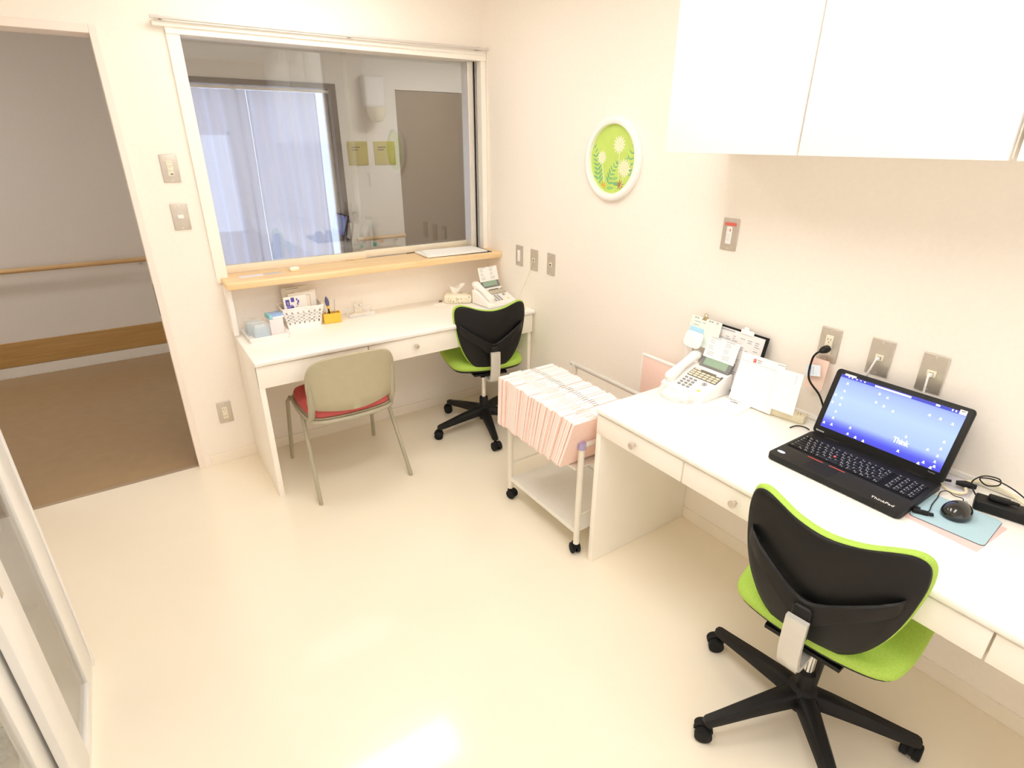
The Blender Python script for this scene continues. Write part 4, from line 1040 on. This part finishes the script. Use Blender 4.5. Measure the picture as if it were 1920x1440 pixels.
cable('cream_cable', [(-.100, -2.700, H+.006), (-.118, -2.725, H+.006), (-.128, -2.752, H+.007), (-.118, -2.778, H+.012), (-.092, -2.770, H+.016), (-.060, -2.752, H+.012), (-.030, -2.765, H+.014), (-.022, -2.80, H+.020), (-.026, -2.85, H+.018), (-.045, -2.90, H+.010), (-.075, -2.925, H+.007), (-.088, -2.95, H+.007)], .0045, M_CABLEB, 'thick cream cable curving round the charger at the wall')
b = MB(); b.tube([(-.095, -2.745, H+.022), (-.088, -2.765, H+.024), (-.080, -2.790, H+.024)], .009, n=14, rads=[.006, .011, .007]); b.cyl((-.098, -2.735, H+.022), (-.105, -2.715, H+.020), .004, n=10)
tag(b.build('charger_plug', M_BLACK), 'small black cable plug between laptop and charger', 'plug')
b = MB(); b.box((-.06, -.05, 0), (.06, .05, .004), bev=.0005)
tag(b.build('grey_notebook', mat('notebook_lilac', (.72, .72, .80), .7, var=.02), loc=(-.075, -2.725, H), rot=(0, 0, math.radians(-85))), 'pale lilac notebook half hidden behind the laptop at the wall', 'notebook')

# ================================================================ THINGS ON THE WINDOW DESK AND SHELF
t = thing('plastic_tray', 'white shallow plastic tray at the left end of the window desk', 'tray', (-1.452, -.160, H))
def tray(w, d, h, th, flare, m, nm, parent, z=0):
    b = MB()
    b.box((-w/2, -d/2, 0), (w/2, d/2, th))
    for s in (-1, 1):
        b.prism([(-w/2, s*d/2, 0), (w/2, s*d/2, 0), (w/2+flare, s*(d/2+flare), h), (-w/2-flare, s*(d/2+flare), h)], (0, -s*th, 0))
        b.prism([(s*w/2, -d/2, 0), (s*w/2, d/2, 0), (s*(w/2+flare), d/2+flare, h), (s*(w/2+flare), -d/2-flare, h)], (-s*th, 0, 0))
    o = b.build(nm, m, parent, smooth=0); o.location.z = z; return o
tray(.180, .190, .026, .003, .010, M_PHONE, 'tray_body', t)
for x, y, lb in ((-1.492, -.105, 'clear box of bluish packets at the back of the white tray'), (-1.478, -.195, 'clear box of bluish packets at the front of the white tray')):
    t = thing('clear_box', lb, 'box', (x, y, H+.0035), group='clear boxes in the white tray')
    MB().box((-.040, -.038, 0), (.040, .038, .075), bev=.004).build('box_wall', M_CLEAR, t)
    b = MB(); rnd = random.Random(int(-y*1000))
    for k in range(6): b.box((-.034+.01*rnd.random(), -.030, .004+.010*k), (.026+.008*rnd.random(), .030, .011+.010*k), [M_CLEARB, M_PHONE, mat('packet_blue', (.66, .82, .93), .5, var=.1)][k % 3], bev=.002)
    b.build('packets', None, t)
tag(MB().box((-.034, -.034, 0), (.034, .034, .082), bev=.002).build('carton', mat('carton_pinkish', (.88, .80, .80), .7, var=.02), loc=(-1.396, -.150, H+.0035), rot=(0, 0, .06)), 'pinkish white carton in the white tray beside the basket', 'carton')
o = MB().box((-.036, -.034, 0), (.036, .034, .020), bev=.002).build('blue_packet', M_BLUEB, loc=(-1.394, -.148, H+.0865), rot=(.0, 0, .12))
MB().box((-.0365, -.036, .0), (-.022, .036, .0208), bev=.001).build('teal_end', mat('packet_teal', (.30, .66, .74), .6), o)
MB().box((-.020, -.0345, -.0005), (.037, -.0335, .010), bev=.0002).build('white_band', M_PAPER, o)
tag(o, 'blue and teal packet lying on top of the pinkish carton', 'packet')
# basket with holes
t = thing('storage_basket', 'white plastic basket with square holes full of booklets on the window desk', 'basket', (-1.240, -.078, H), math.radians(-3))
def lattice(b, p00, p10, p01, p11, nx, ny, th, border=.13):
    """open grid wall between four corners"""
    p00, p10, p01, p11 = map(Vector, (p00, p10, p01, p11)); nrm = (p10-p00).cross(p01-p00).normalized()*th
    P = lambda u, v: (p00*(1-u)+p10*u)*(1-v)+(p01*(1-u)+p11*u)*v
    def q(u0, u1, v0, v1): b.prism([P(u0, v0), P(u1, v0), P(u1, v1), P(u0, v1)], nrm)
    us = []; w = 1/nx; bar = .66*w
    v0b, v1b = .22, .84
    q(0, 1, 0, v0b); q(0, 1, v1b, 1)
    hv = (v1b-v0b)/ny
    for j in range(1, ny): q(0, 1, v0b+hv*j-hv*.25, v0b+hv*j+hv*.25)
    for i in range(nx+1): q(max(0, i*w-bar/2), min(1, i*w+bar/2), v0b, v1b)
b = MB(); w0, d0, w1, d1, h = .082, .050, .105, .066, .112
c0 = [(-w0, -d0, 0), (w0, -d0, 0), (w0, d0, 0), (-w0, d0, 0)]; c1 = [(-w1, -d1, h), (w1, -d1, h), (w1, d1, h), (-w1, d1, h)]
b.box((-w0, -d0, 0), (w0, d0, .002))
for i, nx in ((0, 7), (1, 4), (2, 7), (3, 4)): lattice(b, c0[i], c0[(i+1) % 4], c1[i], c1[(i+1) % 4], nx, 4, .002)
b.build('basket_body', M_PHONE, t, smooth=0)
MB().tube([(x, y, h) for x, y in rrect(2*w1+.004, 2*d1+.004, .012, 4)], .004, n=8, closed=True).build('rim', M_PHONE, t)
def booklet(name, x, y, w, hgt, tilt, rz, m, label, extra=None):
    b = MB(); b.box((-w/2, -.0025, 0), (w/2, .0025, hgt), m, bev=.0006)
    for (x0, z0, x1, z1, mm) in (extra or []): b.box((x0, -.003, z0), (x1, -.0024, z1), mm)
    o = b.build(name, None, loc=(x, y, H+.004), rot=(tilt, 0, rz)); return tag(o, label, 'booklet', 'booklets standing in the white basket')
blob = [(-.050, .118, -.030, .150, M_NAVY), (-.022, .135, -.004, .158, M_NAVY), (-.048, .100, -.014, .120, mat('ink_violet', (.28, .25, .70), .7)), (-.026, .104, -.010, .112, M_NAVY), (.006, .140, .012, .152, M_NAVY), (.012, .128, .020, .142, M_NAVY), (.008, .116, .014, .130, M_NAVY), (-.042, .122, -.036, .138, M_PAPER), (.0, .108, .01, .112, M_INKG)]
booklet('booklet', -1.268, -.112, .120, .165, -.10, .05, M_PAPER, 'booklet with violet print at the front of the basket', blob)
booklet('booklet', -1.232, -.092, .130, .175, -.06, -.02, mat('paper_cream', (.88, .84, .76), .8, var=.02), 'cream booklet with a thin grey outline behind the violet printed one', [(.045, .09, .047, .16, M_INKG), (.0, .158, .047, .160, M_INKG)])
booklet('booklet', -1.205, -.070, .110, .178, -.03, .0, M_PAPER, 'plain white booklet in the middle of the basket')
booklet('booklet', -1.250, -.045, .140, .200, .0, .02, mat('paper_beige', (.78, .74, .66), .8, var=.03), 'tall beige booklet at the back of the basket', [(-.05, .192, .02, .1945, M_LCDF)])
booklet('booklet', -1.290, -.030, .060, .206, .02, 0, mat('paper_greige', (.66, .62, .56), .8), 'narrow taupe booklet at the back left of the basket')
# yellow pen stand and what stands in it
t = thing('pen_stand', 'yellow pen stand beside the white basket', 'pen stand', (-1.092, -.118, H), math.radians(-4))
b = MB()
for a, c in (((-.046, -.024, 0), (.046, .024, .003)), ((-.046, -.024, 0), (.046, -.0215, .055)), ((-.046, .0215, 0), (.046, .024, .055)), ((-.046, -.0215, 0), (-.0435, .0215, .055)), ((.0435, -.0215, 0), (.046, .0215, .055)), ((-.002, -.0215, 0), (.0, .0215, .05))): b.box(a, c)
b.build('holder', M_YELLOW, t, smooth=0)
t = thing('marker_pen', 'dark navy capped marker with yellow band in the yellow stand', 'pen', (-1.098, -.118, H+.004))
MB().cyl((0, 0, 0), (-.006, 0, .075), .0045, n=12).build('barrel', M_BLACK, t); MB().cyl((-.006, 0, .075), (-.0075, 0, .092), .007, n=12).build('band', M_YELLOW, t)
MB().tube([(-.0075, 0, .092), (-.009, 0, .110), (-.0105, 0, .130), (-.0125, 0, .143)], .01, n=14, rads=[.0085, .0115, .0085, .002]).build('cap', mat('cap_navy', (.10, .11, .25), .4), t)
for x, dx, m, lb in ((-1.125, -.012, mat('pen_beige', (.75, .68, .50), .4), 'beige pen at the left of the yellow stand'), (-1.073, .012, M_ALU, 'slim silver pen at the right of the yellow stand'), (-1.115, -.002, M_PHONE, 'white pen between the beige pen and the navy marker')):
    t = thing('ballpoint_pen', lb, 'pen', (x, -.112, H+.004), group='pens in the yellow stand')
    MB().cyl((0, 0, 0), (dx, .004, .112), .0038, n=12).build('barrel', m, t); MB().cyl((dx, .004, .112), (dx*1.1, .0045, .122), .002, n=10).build('push_button', M_ALU, t)
# clear tray and clips
t = thing('acrylic_holder', 'clear acrylic card holder with metal clips in the middle of the window desk', 'card holder', (-.915, -.075, H))
b = MB()
for a, c in (((-.075, -.035, 0), (.075, .035, .002)), ((-.075, -.035, .002), (.075, -.033, .022)), ((-.075, .033, .002), (.075, .035, .040)), ((-.075, -.033, .002), (-.073, .033, .030)), ((.073, -.033, .002), (.075, .033, .030))): b.box(a, c)
b.build('holder', M_CLEAR, t, smooth=0)
MB().box((-.055, -.022, .003), (.040, .024, .014), bev=.001).build('cards', mat('card_cream', (.90, .85, .74), .8, var=.02), t)
for x in (-.022, .012):
    b = MB(); b.box((x-.011, -.006, .052), (x+.011, .006, .070), bev=.003); b.tube([(x-.006, 0, .070), (x-.008, 0, .080), (x, 0, .086), (x+.008, 0, .080), (x+.006, 0, .070)], .0014, n=8)
    b.build('metal_clip', M_ALU, t)
MB().box((-.026, .012, .012), (.018, .016, .060), bev=.001).build('clip_card', mat('card_cream', (.90, .85, .74), .8), t)
# tissue case with dots
t = thing('tissue_case', 'pale fabric tissue case with small dots left of the corner phone', 'tissue box', (-.305, -.135, H), math.radians(-28))
b = MB(); b.box((-.085, -.045, 0), (.085, .045, .055), bev=.016, seg=4)
for v in b.bm.verts: v.co += Vector((0, 0, .004*math.sin(v.co.x*70)*(1 if v.co.z > .03 else 0)))
case = b.build('case', mat('cotton_ivory', (.86, .81, .68), .9, var=.04, scale=80, bump=.3), t, smooth=60)
b = MB(); rnd = random.Random(11)
for k in range(22):
    x, z = -.070+.14*rnd.random(), .010+.032*rnd.random(); b.cyl((x, -.0452, z), (x, -.0446, z), .003, [G4, G5, M_LCDF][k % 3], n=8)
for k in range(10):
    x, y = rnd.uniform(.02, .075), rnd.uniform(-.028, .028); b.cyl((x, y, .0545+.004*math.sin(x*70)), (x, y, .0555+.004*math.sin(x*70)), .003, [G4, G5, M_LCDF][k % 3], n=8)
b.build('dots', None, case, smooth=0)
b = MB(); g = []
for j in range(9):
    v = j/8; row = []
    for i in range(25):
        u = i/24; a = 2*PI*u; r = (.010+.034*v)*(1+.22*math.sin(a*3+v*2)+.12*math.sin(a*7))
        row.append(b.bm.verts.new((-.020+r*math.cos(a)*1.1+.010*v, r*math.sin(a)*.55+.010*v, .050+.052*v*(1+.25*math.sin(a*2+1)))))
    g.append(row)
for j in range(8):
    for i in range(24): b.bm.faces.new((g[j][i], g[j][i+1], g[j+1][i+1], g[j+1][i]))
b._end(0, None); b.build('tissue', M_PAPER, t, smooth=180)
o = MB().box((-.055, -.04, 0), (.055, .04, .001)).build('memo_paper', M_PAPER, loc=(-.405, -.115, H), rot=(0, 0, .2)); tag(o, 'small white memo paper lying left of the tissue case', 'paper')
b = MB(); b.box((-.010, -.004, 0), (.010, .004, .008), bev=.001); tag(b.build('rubber_stamp', mat('stamp_brown', (.18, .12, .09), .5), loc=(-.395, -.075, H+.0012)), 'tiny brown stamp on the memo paper by the tissue case', 'stamp')
# on the oak shelf
SZ = 1.0275
b = MB(); b.box((-.21, -.10, 0), (.21, .10, .003), bev=.001)
tag(b.build('clip_folder', M_INK, loc=(-.262, -.035, SZ), rot=(0, 0, math.radians(-4))), 'dark folder under the white papers on the right of the oak shelf', 'folder')
b = MB(); b.box((-.215, -.095, 0), (.19, .098, .007)); b.prism([(-.20, -.085, .007), (.16, -.095, .007), (.17, .08, .010), (-.18, .095, .010)], (0, 0, .001))
tag(b.build('paper_stack', M_PAPER, loc=(-.272, -.038, SZ+.0034), rot=(0, 0, math.radians(-2)), smooth=0), 'stack of white papers on the right end of the oak shelf', 'papers')
b = MB(); b.box((-.012, -.004, 0), (.012, .004, .004), bev=.001); tag(b.build('metal_clip', M_ALU, loc=(-.055, -.125, SZ), rot=(0, 0, .3)), 'small metal clip at the far right end of the oak shelf', 'clip')
b = MB(); b.prism([(x, y, 0) for x, y in rrect(.115, .050, .006, 3)], (0, 0, .002)); tag(b.build('paper_card', mat('card_lilac', (.84, .80, .86), .6), loc=(-1.455, -.055, SZ), rot=(0, 0, .06)), 'lilac white card at the left end of the oak shelf', 'card')
b = MB(); b.prism([(-.05, -.012, 0), (.05, -.004, 0), (.04, .012, 0), (-.045, .018, 0)], (0, 0, .004)); tag(b.build('paper_card', mat('card_grey', (.60, .58, .62), .6), loc=(-1.345, -.058, SZ), rot=(0, 0, .05)), 'small grey card second from the left on the oak shelf', 'card')
b = MB(); b.box((-.024, -.018, 0), (.024, .018, .022), bev=.006, seg=3); tag(b.build('eraser', mat('eraser_cream', (.92, .88, .72), .6), loc=(-1.235, -.045, SZ)), 'small cream block right of the two cards on the oak shelf', 'block')
